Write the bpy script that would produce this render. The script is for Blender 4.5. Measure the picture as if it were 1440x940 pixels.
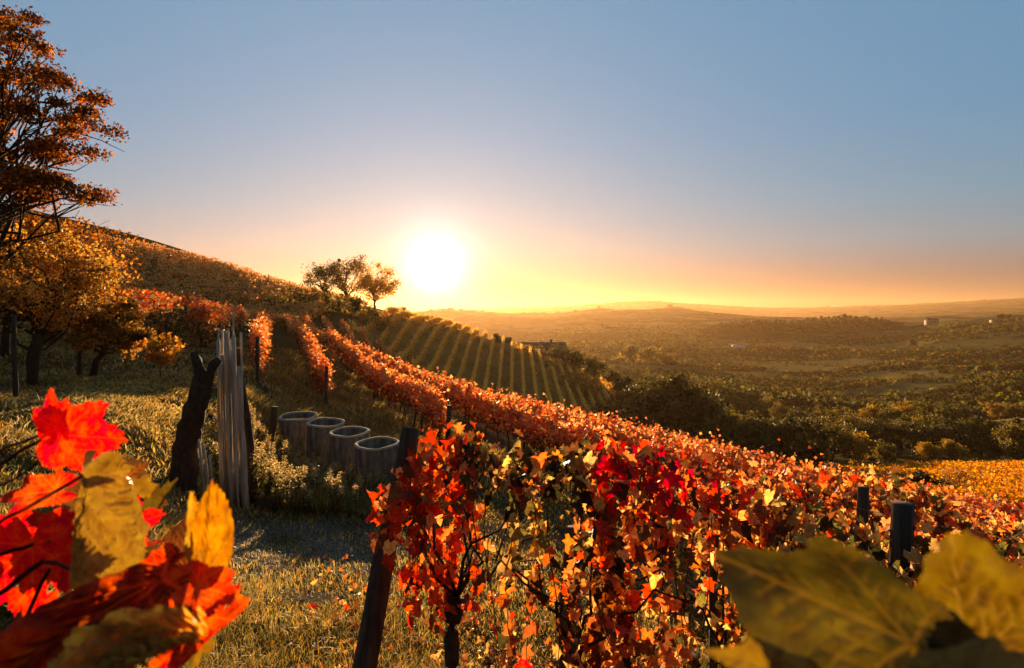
import bpy, math, random
import numpy as np
from mathutils import Vector, Matrix
R = math.radians
SC = bpy.context.scene
for o in list(bpy.data.objects): bpy.data.objects.remove(o)
COL = SC.collection
RNG = np.random.default_rng(7)
random.seed(7)

# ------------------------------------------------------------------ camera
F = 850.0                      # focal length in photo pixels (1440 wide)
cam = bpy.data.cameras.new('camera'); camo = bpy.data.objects.new('camera', cam); COL.objects.link(camo)
camo.location = (0, 0, 0); camo.rotation_euler = (R(90), 0, 0)
cam.sensor_width = 36; cam.lens = 36 * F / 1440; cam.shift_y = -30 / 1440
cam.clip_start = 0.02; cam.clip_end = 30000
cam.dof.use_dof = True; cam.dof.focus_distance = 5.5; cam.dof.aperture_fstop = 5.8; cam.dof.aperture_blades = 7
SC.camera = camo

# ------------------------------------------------------------------ sky
EXPO = 1.45
SUN_AZ = math.atan2(612 - 720, F)         # a little left of straight ahead
SUN_EL = R(4.3)
sdir = Vector((math.sin(SUN_AZ) * math.cos(SUN_EL), math.cos(SUN_AZ) * math.cos(SUN_EL), math.sin(SUN_EL)))
world = bpy.data.worlds.new('World'); SC.world = world; world.use_nodes = True
nt = world.node_tree; nt.nodes.clear(); L = nt.links.new
def N(tree, t, **kw):
    n = tree.nodes.new(t)
    for k, v in kw.items(): setattr(n, k, v)
    return n
def ramp(node, stops):
    cr = node.color_ramp
    while len(cr.elements) > 1: cr.elements.remove(cr.elements[-1])
    cr.elements[0].position = stops[0][0]; cr.elements[0].color = (*stops[0][1], 1)
    for p, c in stops[1:]:
        e = cr.elements.new(p); e.color = (*c, 1)
def s2l(c):
    return tuple((x / 255 / 12.92) if x / 255 <= .04045 else ((x / 255 + .055) / 1.055) ** 2.4 for x in c)
sky = N(nt, 'ShaderNodeTexSky', sky_type='NISHITA', sun_disc=False, sun_elevation=SUN_EL, sun_rotation=SUN_AZ,
        air_density=1.0, dust_density=2.0, ozone_density=2.0, altitude=300)
bg = N(nt, 'ShaderNodeBackground'); wout = N(nt, 'ShaderNodeOutputWorld')
bg.inputs['Strength'].default_value = 0.10
tc = N(nt, 'ShaderNodeTexCoord'); sep = N(nt, 'ShaderNodeSeparateXYZ'); L(tc.outputs['Generated'], sep.inputs[0])
# evening colour by height above the horizon (values are pixel colour / strength)
K = 1 / 0.10
rp = N(nt, 'ShaderNodeValToRGB')
mr = N(nt, 'ShaderNodeMapRange'); mr.inputs['From Min'].default_value = -0.02; mr.inputs['From Max'].default_value = 0.5
L(sep.outputs['Z'], mr.inputs['Value']); L(mr.outputs[0], rp.inputs[0])
SKY = [(0.0, (.26, .15, .08)), (0.08, (.24, .15, .09)), (0.14, (.19, .165, .16)), (0.24, (.17, .28, .34)), (0.35, (.13, .30, .42)),
       (0.56, (.11, .285, .46)), (1.0, (.12, .275, .455))]
ramp(rp, SKY)
dot = N(nt, 'ShaderNodeVectorMath', operation='DOT_PRODUCT'); L(tc.outputs['Generated'], dot.inputs[0]); dot.inputs[1].default_value = sdir
ac = N(nt, 'ShaderNodeMath', operation='ARCCOSINE'); L(dot.outputs['Value'], ac.inputs[0])
def glow(width, power, col, amp):
    d = N(nt, 'ShaderNodeMath', operation='DIVIDE'); L(ac.outputs[0], d.inputs[0]); d.inputs[1].default_value = R(width)
    p = N(nt, 'ShaderNodeMath', operation='POWER'); L(d.outputs[0], p.inputs[0]); p.inputs[1].default_value = power
    m = N(nt, 'ShaderNodeMath', operation='MULTIPLY'); L(p.outputs[0], m.inputs[0]); m.inputs[1].default_value = -1
    e = N(nt, 'ShaderNodeMath', operation='EXPONENT'); L(m.outputs[0], e.inputs[0])
    v = N(nt, 'ShaderNodeVectorMath', operation='SCALE'); v.inputs[0].default_value = [c * amp for c in col]; L(e.outputs[0], v.inputs['Scale'])
    return v
g1 = glow(1.35, 1.0, (1, .93, .82), 4.5)       # the sun's own glare
g2 = glow(3.7, 1.2, (.3, .6, 1.0), .10)
g3 = glow(30, 1.6, (0.0, .7, 1.1), .14)
def add(a, b):
    n = N(nt, 'ShaderNodeVectorMath', operation='ADD'); L(a, n.inputs[0]); L(b, n.inputs[1]); return n.outputs[0]
s = add(add(add(rp.outputs[0], g1.outputs[0]), g2.outputs[0]), g3.outputs[0])
sc_ = N(nt, 'ShaderNodeVectorMath', operation='SCALE'); L(s, sc_.inputs[0]); sc_.inputs['Scale'].default_value = K * 2 ** -EXPO
# the sky away from the sun is dimmer
dk = N(nt, 'ShaderNodeMapRange', interpolation_type='SMOOTHSTEP'); dk.inputs['From Min'].default_value = -.1; dk.inputs['From Max'].default_value = .66
dk.inputs['To Min'].default_value = .36; dk.inputs['To Max'].default_value = 1.0; L(dot.outputs['Value'], dk.inputs['Value'])
mx = N(nt, 'ShaderNodeMix', data_type='RGBA'); mx.inputs['Factor'].default_value = 0.97
L(sky.outputs[0], mx.inputs['A']); L(sc_.outputs[0], mx.inputs['B'])
dm = N(nt, 'ShaderNodeVectorMath', operation='SCALE'); L(mx.outputs['Result'], dm.inputs[0]); L(dk.outputs[0], dm.inputs['Scale'])
L(dm.outputs[0], bg.inputs['Color']); L(bg.outputs[0], wout.inputs[0])

# ------------------------------------------------------------------ sun lamp and exposure
sun = bpy.data.lights.new('sun', 'SUN'); suno = bpy.data.objects.new('sun', sun); COL.objects.link(suno)
sun.energy = 5.0; sun.angle = R(0.53); sun.color = (1.0, .66, .34)
suno.rotation_euler = (-sdir).to_track_quat('-Z', 'Y').to_euler()
SC.view_settings.view_transform = 'Standard'; SC.view_settings.look = 'None'
SC.view_settings.exposure = EXPO; SC.view_settings.gamma = 1.0; SC.view_settings.use_curve_mapping = False
cy = SC.cycles
cy.use_denoising = True
cy.max_bounces = 8; cy.diffuse_bounces = 3; cy.transmission_bounces = 6; cy.volume_bounces = 1; cy.transparent_max_bounces = 4
cy.sample_clamp_indirect = 6; cy.volume_step_rate = 4; cy.use_adaptive_sampling = False

# ------------------------------------------------------------------ helpers
def tag(o, label=None, cat=None, group=None, kind=None):
    if label: o['label'] = label
    if cat: o['category'] = cat
    if group: o['group'] = group
    if kind: o['kind'] = kind
    return o
def empty(name, loc=(0, 0, 0), label=None, cat=None, group=None, rz=0):
    o = bpy.data.objects.new(name, None); COL.objects.link(o); o.location = loc; o.rotation_euler.z = rz
    o.empty_display_size = .1
    return tag(o, label, cat, group)
def mesh_data(name, V, faces, mat, col=None, smooth=False, extra=None):
    """faces: list of (M,k) index arrays, k may differ per array; col: (len(V),3) the surface's own colour"""
    V = np.asarray(V, np.float32).reshape(-1, 3)
    if not isinstance(faces, (list, tuple)) or (len(faces) and np.ndim(faces[0]) == 1): faces = [np.asarray(faces)]
    faces = [np.asarray(f, np.int32) for f in faces if len(f)]
    me = bpy.data.meshes.new(name)
    me.vertices.add(len(V)); me.vertices.foreach_set('co', V.ravel())
    loops = np.concatenate([f.ravel() for f in faces])
    sizes = np.concatenate([np.full(len(f), f.shape[1], np.int32) for f in faces])
    starts = np.concatenate([[0], np.cumsum(sizes)[:-1]]).astype(np.int32)
    me.loops.add(len(loops)); me.loops.foreach_set('vertex_index', loops)
    me.polygons.add(len(sizes)); me.polygons.foreach_set('loop_start', starts); me.polygons.foreach_set('loop_total', sizes)
    if smooth: me.polygons.foreach_set('use_smooth', np.ones(len(sizes), bool))
    me.update(calc_edges=True)
    if col is not None:
        a = me.attributes.new('Col', 'FLOAT_COLOR', 'POINT')
        c = np.ones((len(V), 4), np.float32); c[:, :3] = col; a.data.foreach_set('color', c.ravel())
    for k, arr in (extra or {}).items():
        a = me.attributes.new(k, 'FLOAT', 'POINT'); a.data.foreach_set('value', np.asarray(arr, np.float32))
    for m in (mat if isinstance(mat, (list, tuple)) else [mat]): me.materials.append(m)
    return me
def link(name, me, parent=None, loc=None):
    o = bpy.data.objects.new(name, me); COL.objects.link(o)
    if parent is not None: o.parent = parent
    if loc is not None: o.location = loc
    return o
def merge(parts):
    """join (V, [faces], col) pieces into one"""
    Vs, Fs, Cs, n = [], [], [], 0
    for V, fs, c in parts:
        V = np.asarray(V, float).reshape(-1, 3)
        if not isinstance(fs, (list, tuple)): fs = [fs]
        Vs.append(V); Fs += [np.asarray(f) + n for f in fs if len(f)]; n += len(V)
        Cs.append(np.broadcast_to(np.asarray(c, float), (len(V), 3)))
    return np.concatenate(Vs), Fs, np.concatenate(Cs)
def P(px, py, Y):
    return np.array([(px - 720) / F * Y, Y, -(py - 440) / F * Y])

# value noise, vectorised
_perm = np.random.default_rng(3).random((64, 64, 64)).astype(np.float32)
def vnoise(x, y, z=0.0):
    x, y, z = np.broadcast_arrays(np.asarray(x, float), np.asarray(y, float), np.asarray(z, float))
    xi, yi, zi = np.floor(x).astype(int), np.floor(y).astype(int), np.floor(z).astype(int)
    fx, fy, fz = x - xi, y - yi, z - zi
    fx, fy, fz = (t * t * (3 - 2 * t) for t in (fx, fy, fz))
    g = lambda a, b, c: _perm[(xi + a) & 63, (yi + b) & 63, (zi + c) & 63]
    l = lambda a, b, t: a + (b - a) * t
    return l(l(l(g(0,0,0), g(1,0,0), fx), l(g(0,1,0), g(1,1,0), fx), fy), l(l(g(0,0,1), g(1,0,1), fx), l(g(0,1,1), g(1,1,1), fx), fy), fz)
def fbm(x, y, z=0.0, o=4):
    s, a, t = 0, 1, 0
    for i in range(o):
        s = s + a * (vnoise(np.asarray(x) * 2**i + 17*i, np.asarray(y) * 2**i + 5*i, np.asarray(z) * 2**i) - .5); t += a; a *= .5
    return s / t * 2

# ------------------------------------------------------------------ terrain height
CTRL = [  # photo px, py of the bare ground, metres ahead
 (500,975,3.3),(200,900,3.6),(760,1000,3.6),(1000,1090,3.4),(1268,1199,2.9),(1213,922,6),
 (400,760,7.2),(460,720,8.8),(262,690,8),(535,702,10.6),(422,648,13.6),(640,760,8),
 (20,565,12),(113,530,17),(0,640,6.5),(200,600,9),(300,540,16),(250,500,22),(380,520,24),(150,470,30),(0,455,30),(380,472,60),(380,459,90),
 (330,452,75),(200,448,70),(60,440,66),(-150,420,60),(-150,300,110),(-150,250,160),
 (80,305,170),(180,331,167),(300,368,170),(420,409,170),(540,437,160),(200,400,115),(80,385,110),(350,425,115),(430,437,120),
 (80,345,270),(300,392,270),(-150,320,270),(180,430,600),(0,425,600),
 (450,560,24),(560,606,19),(700,672,15),(600,563,36),(880,652,25),(1100,726,17.5),(1440,836,12.3),(800,716,12),(1100,865,9),(1440,915,7),
 (1600,900,11),(500,512,50),(440,478,70),
 (480,456,100),(527,441,125),(487,437,126),(456,436,128),(560,448,128),(500,455,108),(520,478,97),(520,497,101),(600,527,105),(700,562,108),(860,600,110),(700,605,62),(600,590,60),(880,650,60),(800,600,85),
 (560,449,150),(590,452,150),(620,458,150),(700,487,150),(760,507,155),(850,545,150),(900,582,140),
 (560,462,220),(620,480,220),(700,508,220),(760,505,185),(850,560,220),
 (1200,665,88),(1440,702,58),(1300,682,68),(1100,700,55),(1440,658,88),(1600,700,60),(1440,735,35),(1250,760,30),(1440,760,22),(1150,655,112),(1300,642,125),(1440,652,112),
 (1380,592,200),(1150,600,180),(1250,592,200),(1440,588,200),(1600,590,200),(1440,600,250),(1200,583,285),(1440,560,290),(1200,522,500),(1000,545,320),(1440,520,420),
 (1200,484,900),(1000,512,600),(1000,482,950),(1440,450,950),(1440,485,620),(1310,459,1000),(1172,467,1150),(1100,461,1300),(1000,462,1300),(1280,457,1300),
 (1600,450,900),(1600,500,500),(1440,444,1500),
 (950,600,140),(950,560,250),(900,520,420),(850,500,620),(700,486,1000),(850,482,1000),
 (640,437,2900),(740,445,2700),(850,436,2900),(905,440,2900),(945,433,2900),(1000,446,3000),(560,443,3100),(600,447,4200),(740,447,4200),(850,446,4200),(1000,446,4200),(1200,444,4200),(1440,438,2600),
 (600,438,7600),(700,436,7600),(760,434,6000),(830,431,6000),(900,424.5,6000),(980,429.5,6000),(1040,434,6000),(1100,436.5,6000),(1170,434,6000),(1230,431,6000),(1290,429,5800),(1340,426,5800),(1440,420,5600),(1600,418,5600),
 (300,440,5800),(-100,440,5800),(720,440,8600),(1440,440,8600),(-100,440,8600),
]
R0 = 3.0
_c = []
for px, py, Y in CTRL:
    p = P(px, py, Y); r = math.hypot(p[0], p[1]); _c.append((math.atan2(p[0], p[1]), math.log(r + R0), p[2] / (r + R0)))
for th in (-75, -40, 0, 40, 75): _c.append((R(th), math.log(.2 + R0), -1.6 / (R0 + .2)))
for th, sl in ((-75, .12), (75, -.3)):
    for r, k in ((6, 1), (15, .9), (50, .6), (150, .4), (600, .15), (4000, .01), (8000, 0)):
        _c.append((R(th), math.log(r + R0), (-1.6 + sl * k * r) / (r + R0)))
_c = np.array(_c); _X = _c[:, :2] * np.array([2.2, 1.0])
def _tps(d2): return np.where(d2 > 0, .5 * d2 * np.log(np.maximum(d2, 1e-12)), 0)
_n = len(_X); _A = np.zeros((_n + 3, _n + 3))
_A[:_n, :_n] = _tps(((_X[:, None] - _X[None]) ** 2).sum(-1)) + np.eye(_n) * 2e-4
_A[:_n, _n] = 1; _A[:_n, _n+1:] = _X; _A[_n, :_n] = 1; _A[_n+1:, :_n] = _X.T
_W = np.linalg.solve(_A, np.concatenate([_c[:, 2], np.zeros(3)]))
def _eval(th, r):
    q = np.stack([th * 2.2, np.log(r + R0)], -1)
    out = np.empty(len(q))
    for i in range(0, len(q), 20000):
        b = q[i:i+20000]
        out[i:i+20000] = _tps(((b[:, None] - _X[None]) ** 2).sum(-1)) @ _W[:_n] + _W[_n] + b @ _W[_n+1:]
    return out * (r + R0)
LIM = R(75)
def H(x, y, rough=True):
    x = np.asarray(x, float); y = np.asarray(y, float); shp = np.broadcast(x, y).shape
    x = np.broadcast_to(x, shp).ravel(); y = np.broadcast_to(y, shp).ravel()
    r = np.hypot(x, y); th = np.arctan2(x, y)
    z = np.empty(len(x)); f = np.abs(th) <= LIM
    if f.any(): z[f] = _eval(th[f], r[f])
    g = ~f
    if g.any():
        t = np.where(th[g] < 0, -LIM - th[g], 2 * math.pi - LIM - th[g]) / (2 * math.pi - 2 * LIM)   # 0 at the left limit, 1 at the right
        t = t * t * (3 - 2 * t)
        z[g] = (1 - t) * _eval(np.full(g.sum(), -LIM), r[g]) + t * _eval(np.full(g.sum(), LIM), r[g])
    if rough:
        z = z + fbm(x * .9, y * .9, 0, 3) * .06 * np.clip(1.5 - r / 60, 0, 1) * np.clip(r / 3, 0, 1)
        z = z + fbm(x / 230, y / 230, 4.5, 3) * 13 * np.clip((r - 380) / 400, 0, 1)
        z = z + fbm(x / 90, y / 90, 1.5, 4) * np.clip((r - 250) / 300, 0, 1) * 5 * np.clip(r / 1000, .5, 2.2)
    return z.reshape(shp)
# ------------------------------------------------------------------ materials
def new_mat(name):
    m = bpy.data.materials.new(name); m.use_nodes = True; m.node_tree.nodes.clear()
    return m, m.node_tree
def noise(t, scale, detail=4, rough=.55, vec=None):
    n = N(t, 'ShaderNodeTexNoise'); n.inputs['Scale'].default_value = scale; n.inputs['Detail'].default_value = detail; n.inputs['Roughness'].default_value = rough
    if vec is not None: t.links.new(vec, n.inputs['Vector'])
    return n
def objcoord(t): return N(t, 'ShaderNodeTexCoord').outputs['Object']
def leaf_mat(name, trans=.5, var=.25, rough=.55, spec=.3, scale=40):
    m, t = new_mat(name); l = t.links.new
    at = N(t, 'ShaderNodeAttribute', attribute_name='Col')
    n = noise(t, scale, 3, vec=objcoord(t)); hv = N(t, 'ShaderNodeHueSaturation'); l(at.outputs['Color'], hv.inputs['Color'])
    mr = N(t, 'ShaderNodeMapRange'); mr.inputs['To Min'].default_value = 1 - var; mr.inputs['To Max'].default_value = 1 + var; mr.inputs['From Min'].default_value = .3; mr.inputs['From Max'].default_value = .7
    l(n.outputs['Fac'], mr.inputs['Value']); l(mr.outputs[0], hv.inputs['Value'])
    b = N(t, 'ShaderNodeBsdfPrincipled'); b.inputs['Roughness'].default_value = rough; b.inputs['Specular IOR Level'].default_value = spec
    l(hv.outputs[0], b.inputs['Base Color'])
    tr = N(t, 'ShaderNodeBsdfTranslucent'); hs = N(t, 'ShaderNodeHueSaturation'); hs.inputs['Saturation'].default_value = 1.1; hs.inputs['Value'].default_value = 1.5
    l(hv.outputs[0], hs.inputs['Color']); l(hs.outputs[0], tr.inputs['Color'])
    mx = N(t, 'ShaderNodeMixShader'); mx.inputs[0].default_value = trans
    l(b.outputs[0], mx.inputs[1]); l(tr.outputs[0], mx.inputs[2]); o = N(t, 'ShaderNodeOutputMaterial'); l(mx.outputs[0], o.inputs[0])
    return m
def solid_mat(name, stops, scale=8, rough=.9, bump=.3, stretch=(1, 1, 1), detail=6, spec=.2):
    m, t = new_mat(name); l = t.links.new
    mp = N(t, 'ShaderNodeMapping'); mp.inputs['Scale'].default_value = stretch; l(objcoord(t), mp.inputs[0])
    n = noise(t, scale, detail, .6, mp.outputs[0]); r = N(t, 'ShaderNodeValToRGB'); ramp(r, stops); l(n.outputs['Fac'], r.inputs[0])
    b = N(t, 'ShaderNodeBsdfPrincipled'); b.inputs['Roughness'].default_value = rough; b.inputs['Specular IOR Level'].default_value = spec
    l(r.outputs[0], b.inputs['Base Color'])
    bp = N(t, 'ShaderNodeBump'); bp.inputs['Strength'].default_value = bump; bp.inputs['Distance'].default_value = .02
    l(n.outputs['Fac'], bp.inputs['Height']); l(bp.outputs[0], b.inputs['Normal'])
    o = N(t, 'ShaderNodeOutputMaterial'); l(b.outputs[0], o.inputs[0]); return m
M_LEAF = leaf_mat('leaf', .53, var=.38, rough=.5, spec=.22); M_GOLD = leaf_mat('golden_leaf', .68, rough=.6, spec=.15); M_TREE = leaf_mat('tree_leaf', .42, rough=.6, spec=.12, scale=1)
M_FAR = leaf_mat('far_foliage', .3, scale=.4, spec=.05, rough=.8)
M_GRASSBLADE = leaf_mat('grass_blade', .45, scale=3, rough=.5, spec=.25)
M_BARK = solid_mat('bark', [(.3, (.02, .013, .008)), (.7, (.09, .06, .04))], 30, bump=.8, stretch=(1, 1, .25))
M_POST = solid_mat('weathered_post', [(.3, (.03, .02, .013)), (.65, (.11, .075, .05)), (.8, (.16, .12, .09))], 25, bump=.6, stretch=(1, 1, .08))
M_CANE = solid_mat('dry_cane', [(.3, (.36, .27, .18)), (.7, (.78, .64, .48))], 20, bump=.4, stretch=(1, 1, .1))
M_WIRE = solid_mat('wire', [(.3, (.12, .1, .09)), (.7, (.3, .27, .24))], 20, rough=.4, bump=0)
M_CONC = solid_mat('concrete', [(.3, (.07, .055, .04)), (.5, (.2, .17, .13)), (.7, (.36, .31, .25))], 5, bump=.6, spec=.05, stretch=(1.6, 1.6, .45), detail=10); M_RIM = solid_mat('lit_rim_concrete', [(.3, (.38, .28, .18)), (.7, (.62, .48, .33))], 14, bump=.4, spec=.1)  # rim concrete paler than the shell, the light it catches painted in

# ground: short dry turf, trodden earth, soil; colour by place (noise and distance bands of real fields)
def ground_mat():
    m, t = new_mat('ground'); l = t.links.new
    at = N(t, 'ShaderNodeAttribute', attribute_name='Col'); oc = objcoord(t)
    n1 = noise(t, 14, 6, .7, oc); n2 = noise(t, 1.3, 5, .6, oc); n3 = noise(t, .12, 6, .65, oc)
    def mul(c, n, a, b):
        mr = N(t, 'ShaderNodeMapRange'); mr.inputs['From Min'].default_value = .3; mr.inputs['From Max'].default_value = .7; mr.inputs['To Min'].default_value = a; mr.inputs['To Max'].default_value = b
        l(n.outputs['Fac'], mr.inputs['Value']); v = N(t, 'ShaderNodeVectorMath', operation='SCALE'); l(c, v.inputs[0]); l(mr.outputs[0], v.inputs['Scale']); return v.outputs[0]
    c = mul(mul(mul(at.outputs['Color'], n1, .6, 1.4), n2, .7, 1.3), n3, .7, 1.3)
    b = N(t, 'ShaderNodeBsdfPrincipled'); b.inputs['Roughness'].default_value = 1.0; b.inputs['Specular IOR Level'].default_value = 0.0; l(c, b.inputs['Base Color'])
    bp = N(t, 'ShaderNodeBump'); bp.inputs['Strength'].default_value = .7; bp.inputs['Distance'].default_value = .03; l(n1.outputs['Fac'], bp.inputs['Height'])
    bp2 = N(t, 'ShaderNodeBump'); bp2.inputs['Strength'].default_value = .5; bp2.inputs['Distance'].default_value = .15; l(n2.outputs['Fac'], bp2.inputs['Height']); l(bp.outputs[0], bp2.inputs['Normal'])
    l(bp2.outputs[0], b.inputs['Normal'])
    o = N(t, 'ShaderNodeOutputMaterial'); l(b.outputs[0], o.inputs[0]); return m
th = np.concatenate([np.linspace(-52, 52, 760)]); side = np.linspace(52, 308, 130)[1:-1]
th = R(1) * np.concatenate([th, side]); rr = np.exp(np.linspace(math.log(.35), math.log(9000), 520)); rr = np.concatenate([[.02], rr])
TH, RR = np.meshgrid(th, rr); TH2 = (TH + math.pi) % (2 * math.pi) - math.pi
gx, gy = RR * np.sin(TH2), RR * np.cos(TH2); gz = H(gx, gy)
nr, nth = TH.shape
ii, jj = np.meshgrid(np.arange(nr - 1), np.arange(nth), indexing='ij'); j2 = (jj + 1) % nth
gf = np.stack([ii * nth + jj, ii * nth + j2, (ii + 1) * nth + j2, (ii + 1) * nth + jj], -1).reshape(-1, 4)[:, ::-1]
x, y, z, r = gx.ravel(), gy.ravel(), gz.ravel(), RR.ravel()
def cell_rand(x, y, k=0):
    u = (x * .94 + y * .34) / 95 + .25 * fbm(x / 120, y / 120, 2, 2); v = (-x * .34 + y * .94) / (60 + 70 * (y > 500)) + .25 * fbm(x / 120, y / 120, 8, 2)
    iu, iv = np.floor(u), np.floor(v); h = np.sin(iu * 127.1 + iv * 311.7 + k * 74.7) * 43758.5453; return h - np.floor(h), np.minimum(np.minimum(u - iu, 1 - (u - iu)), np.minimum(v - iv, 1 - (v - iv)))
def sm(a, b, t): t = np.clip((t - a) / (b - a), 0, 1); return t * t * (3 - 2 * t)
c = np.empty((len(x), 3)); c[:] = (.11, .075, .022)                       # dry grass
pick = lambda w, col: c.__setitem__(slice(None), c * (1 - w[:, None]) + np.array(col) * w[:, None])
pick(sm(-.1, .35, fbm(x * .35, y * .35, 3)), (.075, .07, .025))
trod = np.exp(-(((x + 2.2) / 2.0) ** 2 + ((y - 6.6) / 1.7) ** 2) ** 2) * sm(-.6, .1, fbm(x * 1.5, y * 1.5, 6)); pick(trod, (.13, .115, .095))   # trodden cut grass
pick(sm(55, 70, r) * sm(-20, -30, x) * sm(300, 200, r), (.06, .036, .014)); gv = sm(-30, -26, x) * sm(26, 22, x) * sm(96, 100, y) * sm(175, 165, y); pick(gv, (.24, .13, .035))
fld = sm(-.05, .05, x * .93 + y * .39 - 1) * sm(60, 45, r); pick(fld * .6, (.08, .045, .02))
far = sm(170, 260, r); pick(far, (.035, .032, .010)); pick(far * sm(.0, .25, fbm(x / 160, y / 160, 9)), (.06, .05, .014))
cr, ce = cell_rand(x, y); opn = (cr < .5) * sm(.0, .04, ce) * sm(300, 380, r); pick(opn * .9, (.16, .13, .04)); pick(opn * (cr < .2) * .8, (.24, .17, .05))
soil = sm(.12, .3, fbm(x * .55, y * .55, 21)) * sm(30, 20, r) * sm(7, 9, r); pick(soil * .8, (.07, .05, .033))
orf = sm(.33, .42, TH2.ravel()) * sm(50, 56, r) * sm(110, 100, r); pick(orf, (.3, .15, .03))
px_ = 720 + F * x / np.maximum(y, .1); pth = (np.abs(y - (193 + 4 * np.sin(x / 15))) < 6) * (px_ > 1300) * (y > 0); pick(pth * 1.0, (.32, .22, .1))
ground = link('ground', mesh_data('ground', np.stack([x, y, z], -1), gf, ground_mat(), c, True)); ground['kind'] = 'structure'

# ------------------------------------------------------------------ haze
HX, HT, HB = 9200, 190, float(z.min()) - 1
v = np.array([(a * HX, b * HX, c_) for a in (-1, 1) for b in (-1, 1) for c_ in (HB, HT)])
hf = np.array([(0, 1, 3, 2), (4, 6, 7, 5), (0, 4, 5, 1), (2, 3, 7, 6), (0, 2, 6, 4), (1, 5, 7, 3)])
hm, t = new_mat('haze'); pv = N(t, 'ShaderNodeVolumePrincipled'); pv.inputs['Color'].default_value = (.86, .53, .25, 1)
pv.inputs['Density'].default_value = .85e-4; pv.inputs['Anisotropy'].default_value = .58
t.links.new(pv.outputs[0], N(t, 'ShaderNodeOutputMaterial').inputs['Volume'])
haze = link('haze', mesh_data('haze', v, hf, hm)); haze['kind'] = 'stuff'
# ------------------------------------------------------------------ foliage tools
def unit(v): return v / np.maximum(np.linalg.norm(v, axis=-1, keepdims=True), 1e-9)
T_DIA = (np.array([(0, 0, 0), (.5, .42, .14), (0, 1, -.05), (-.5, .45, .14)]), [np.array([(0, 1, 2, 3)])])
T_OVAL = (np.array([(0, 0, 0), (.3, .25, .1), (.3, .65, .1), (0, 1, -.08), (-.3, .65, .1), (-.3, .25, .1)]), [np.array([(0, 1, 2, 3), (0, 3, 4, 5)])])
def _vine_tmpl():
    pts = [(0, .08), (.22, -.16), (.46, .02), (.36, .22), (.58, .42), (.34, .55), (.26, .80), (0, 1.0), (-.26, .76), (-.36, .52), (-.56, .45), (-.38, .2), (-.44, 0), (-.2, -.14)]
    v = [(x, y, .25 * abs(x) - .2 * (y - .4) ** 2 + .05 * math.sin(9 * y + 5 * x)) for x, y in pts] + [(0, .38, -.02)]
    n = len(pts)
    return np.array(v), [np.array([(i, (i + 1) % n, n) for i in range(n)])]
T_VINE = _vine_tmpl()
T_VINE6 = (np.array([(0, .05, 0), (.45, 0, .1), (.3, .25, .05), (.55, .5, .15), (.22, .6, .03), (0, 1, -.1), (-.25, .6, .03), (-.52, .45, .15), (-.3, .2, .05), (-.42, -.02, .1)]),
           [np.array([(0, 1, 2, 8), (2, 3, 4, 6), (8, 2, 6, 6)][:0] or [(0, 1, 2, 8), (0, 8, 9, 9)][:1]), np.array([(2, 3, 4), (6, 7, 8), (0, 8, 9), (4, 5, 6)]), np.array([(2, 4, 6, 8)])])
def palette(n, cols, w, rng, jit=.22):
    cols = np.array(cols, float); w = np.array(w, float); w = w / w.sum()
    c = cols[rng.choice(len(cols), n, p=w)]
    c = c * np.exp(rng.normal(0, jit, (n, 1))) * np.exp(rng.normal(0, jit * .35, (n, 3)))
    return np.clip(c, .004, .85)
def leaves(pos, size, col, tmpl=T_DIA, rng=RNG, tip=(0, 0, -.6), spread=1.0, nz=.0):
    """one small blade per position; returns a (V, faces, col) piece"""
    n = len(pos); T, Fs = tmpl; k = len(T)
    V = unit(rng.normal(0, spread, (n, 3)) + np.array(tip)); A = rng.normal(0, 1, (n, 3)) + np.array([0, 0, nz])
    W = unit(A - (A * V).sum(-1, keepdims=True) * V); U = np.cross(V, W)
    s = np.broadcast_to(np.asarray(size, float), (n,))[:, None, None]
    curl = rng.uniform(.4, 3.0, (n, 1, 1)) * (1 + rng.normal(0, .45, (n, k, 1)) * (k > 8))
    if k > 8: T = T[None] * np.concatenate([rng.uniform(.55, 1.1, (n, 1, 1)) * rng.uniform(.82, 1.2, (n, k, 1)), rng.uniform(.84, 1.18, (n, k, 1)), np.ones((n, k, 1))], -1)
    else: T = T[None]
    pts = pos[:, None] + s * (T[:, :, :1] * U[:, None] + T[:, :, 1:2] * V[:, None] + curl * T[:, :, 2:] * W[:, None])
    faces = [(f[None] + (np.arange(n) * k)[:, None, None]).reshape(-1, f.shape[1]) for f in Fs]
    return pts.reshape(-1, 3), faces, np.repeat(col, k, axis=0)
def tube(pts, rad, sides=7, jag=0, rng=RNG, cap=True):
    pts = np.asarray(pts, float); n = len(pts); rad = np.broadcast_to(np.asarray(rad, float), (n,))
    tg = unit(np.gradient(pts, axis=0)); ref = np.array([0.0, 0, 1]) if abs(tg[0][2]) < .9 else np.array([1.0, 0, 0])
    V = []
    a = np.arange(sides) / sides * 2 * math.pi
    for i in range(n):
        u = unit(np.cross(tg[i], ref)); w = np.cross(tg[i], u); ref = np.cross(u, tg[i]) * -1 if False else ref
        rr_ = rad[i] * (1 + (rng.uniform(-jag, jag, sides) if jag else 0))
        V.append(pts[i] + (np.cos(a) * rr_)[:, None] * u + (np.sin(a) * rr_)[:, None] * w)
    V = np.concatenate(V); F_ = []
    for i in range(n - 1):
        for j in range(sides):
            k = (j + 1) % sides; F_.append((i * sides + j, i * sides + k, (i + 1) * sides + k, (i + 1) * sides + j))
    fs = [np.array(F_)]
    if cap:
        V = np.concatenate([V, pts[:1], pts[-1:]]); c0, c1 = n * sides, n * sides + 1
        fs.append(np.array([((j + 1) % sides, j, c0) for j in range(sides)] + [((n - 1) * sides + j, (n - 1) * sides + (j + 1) % sides, c1) for j in range(sides)]))
    return V, fs, np.zeros(3)
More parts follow.
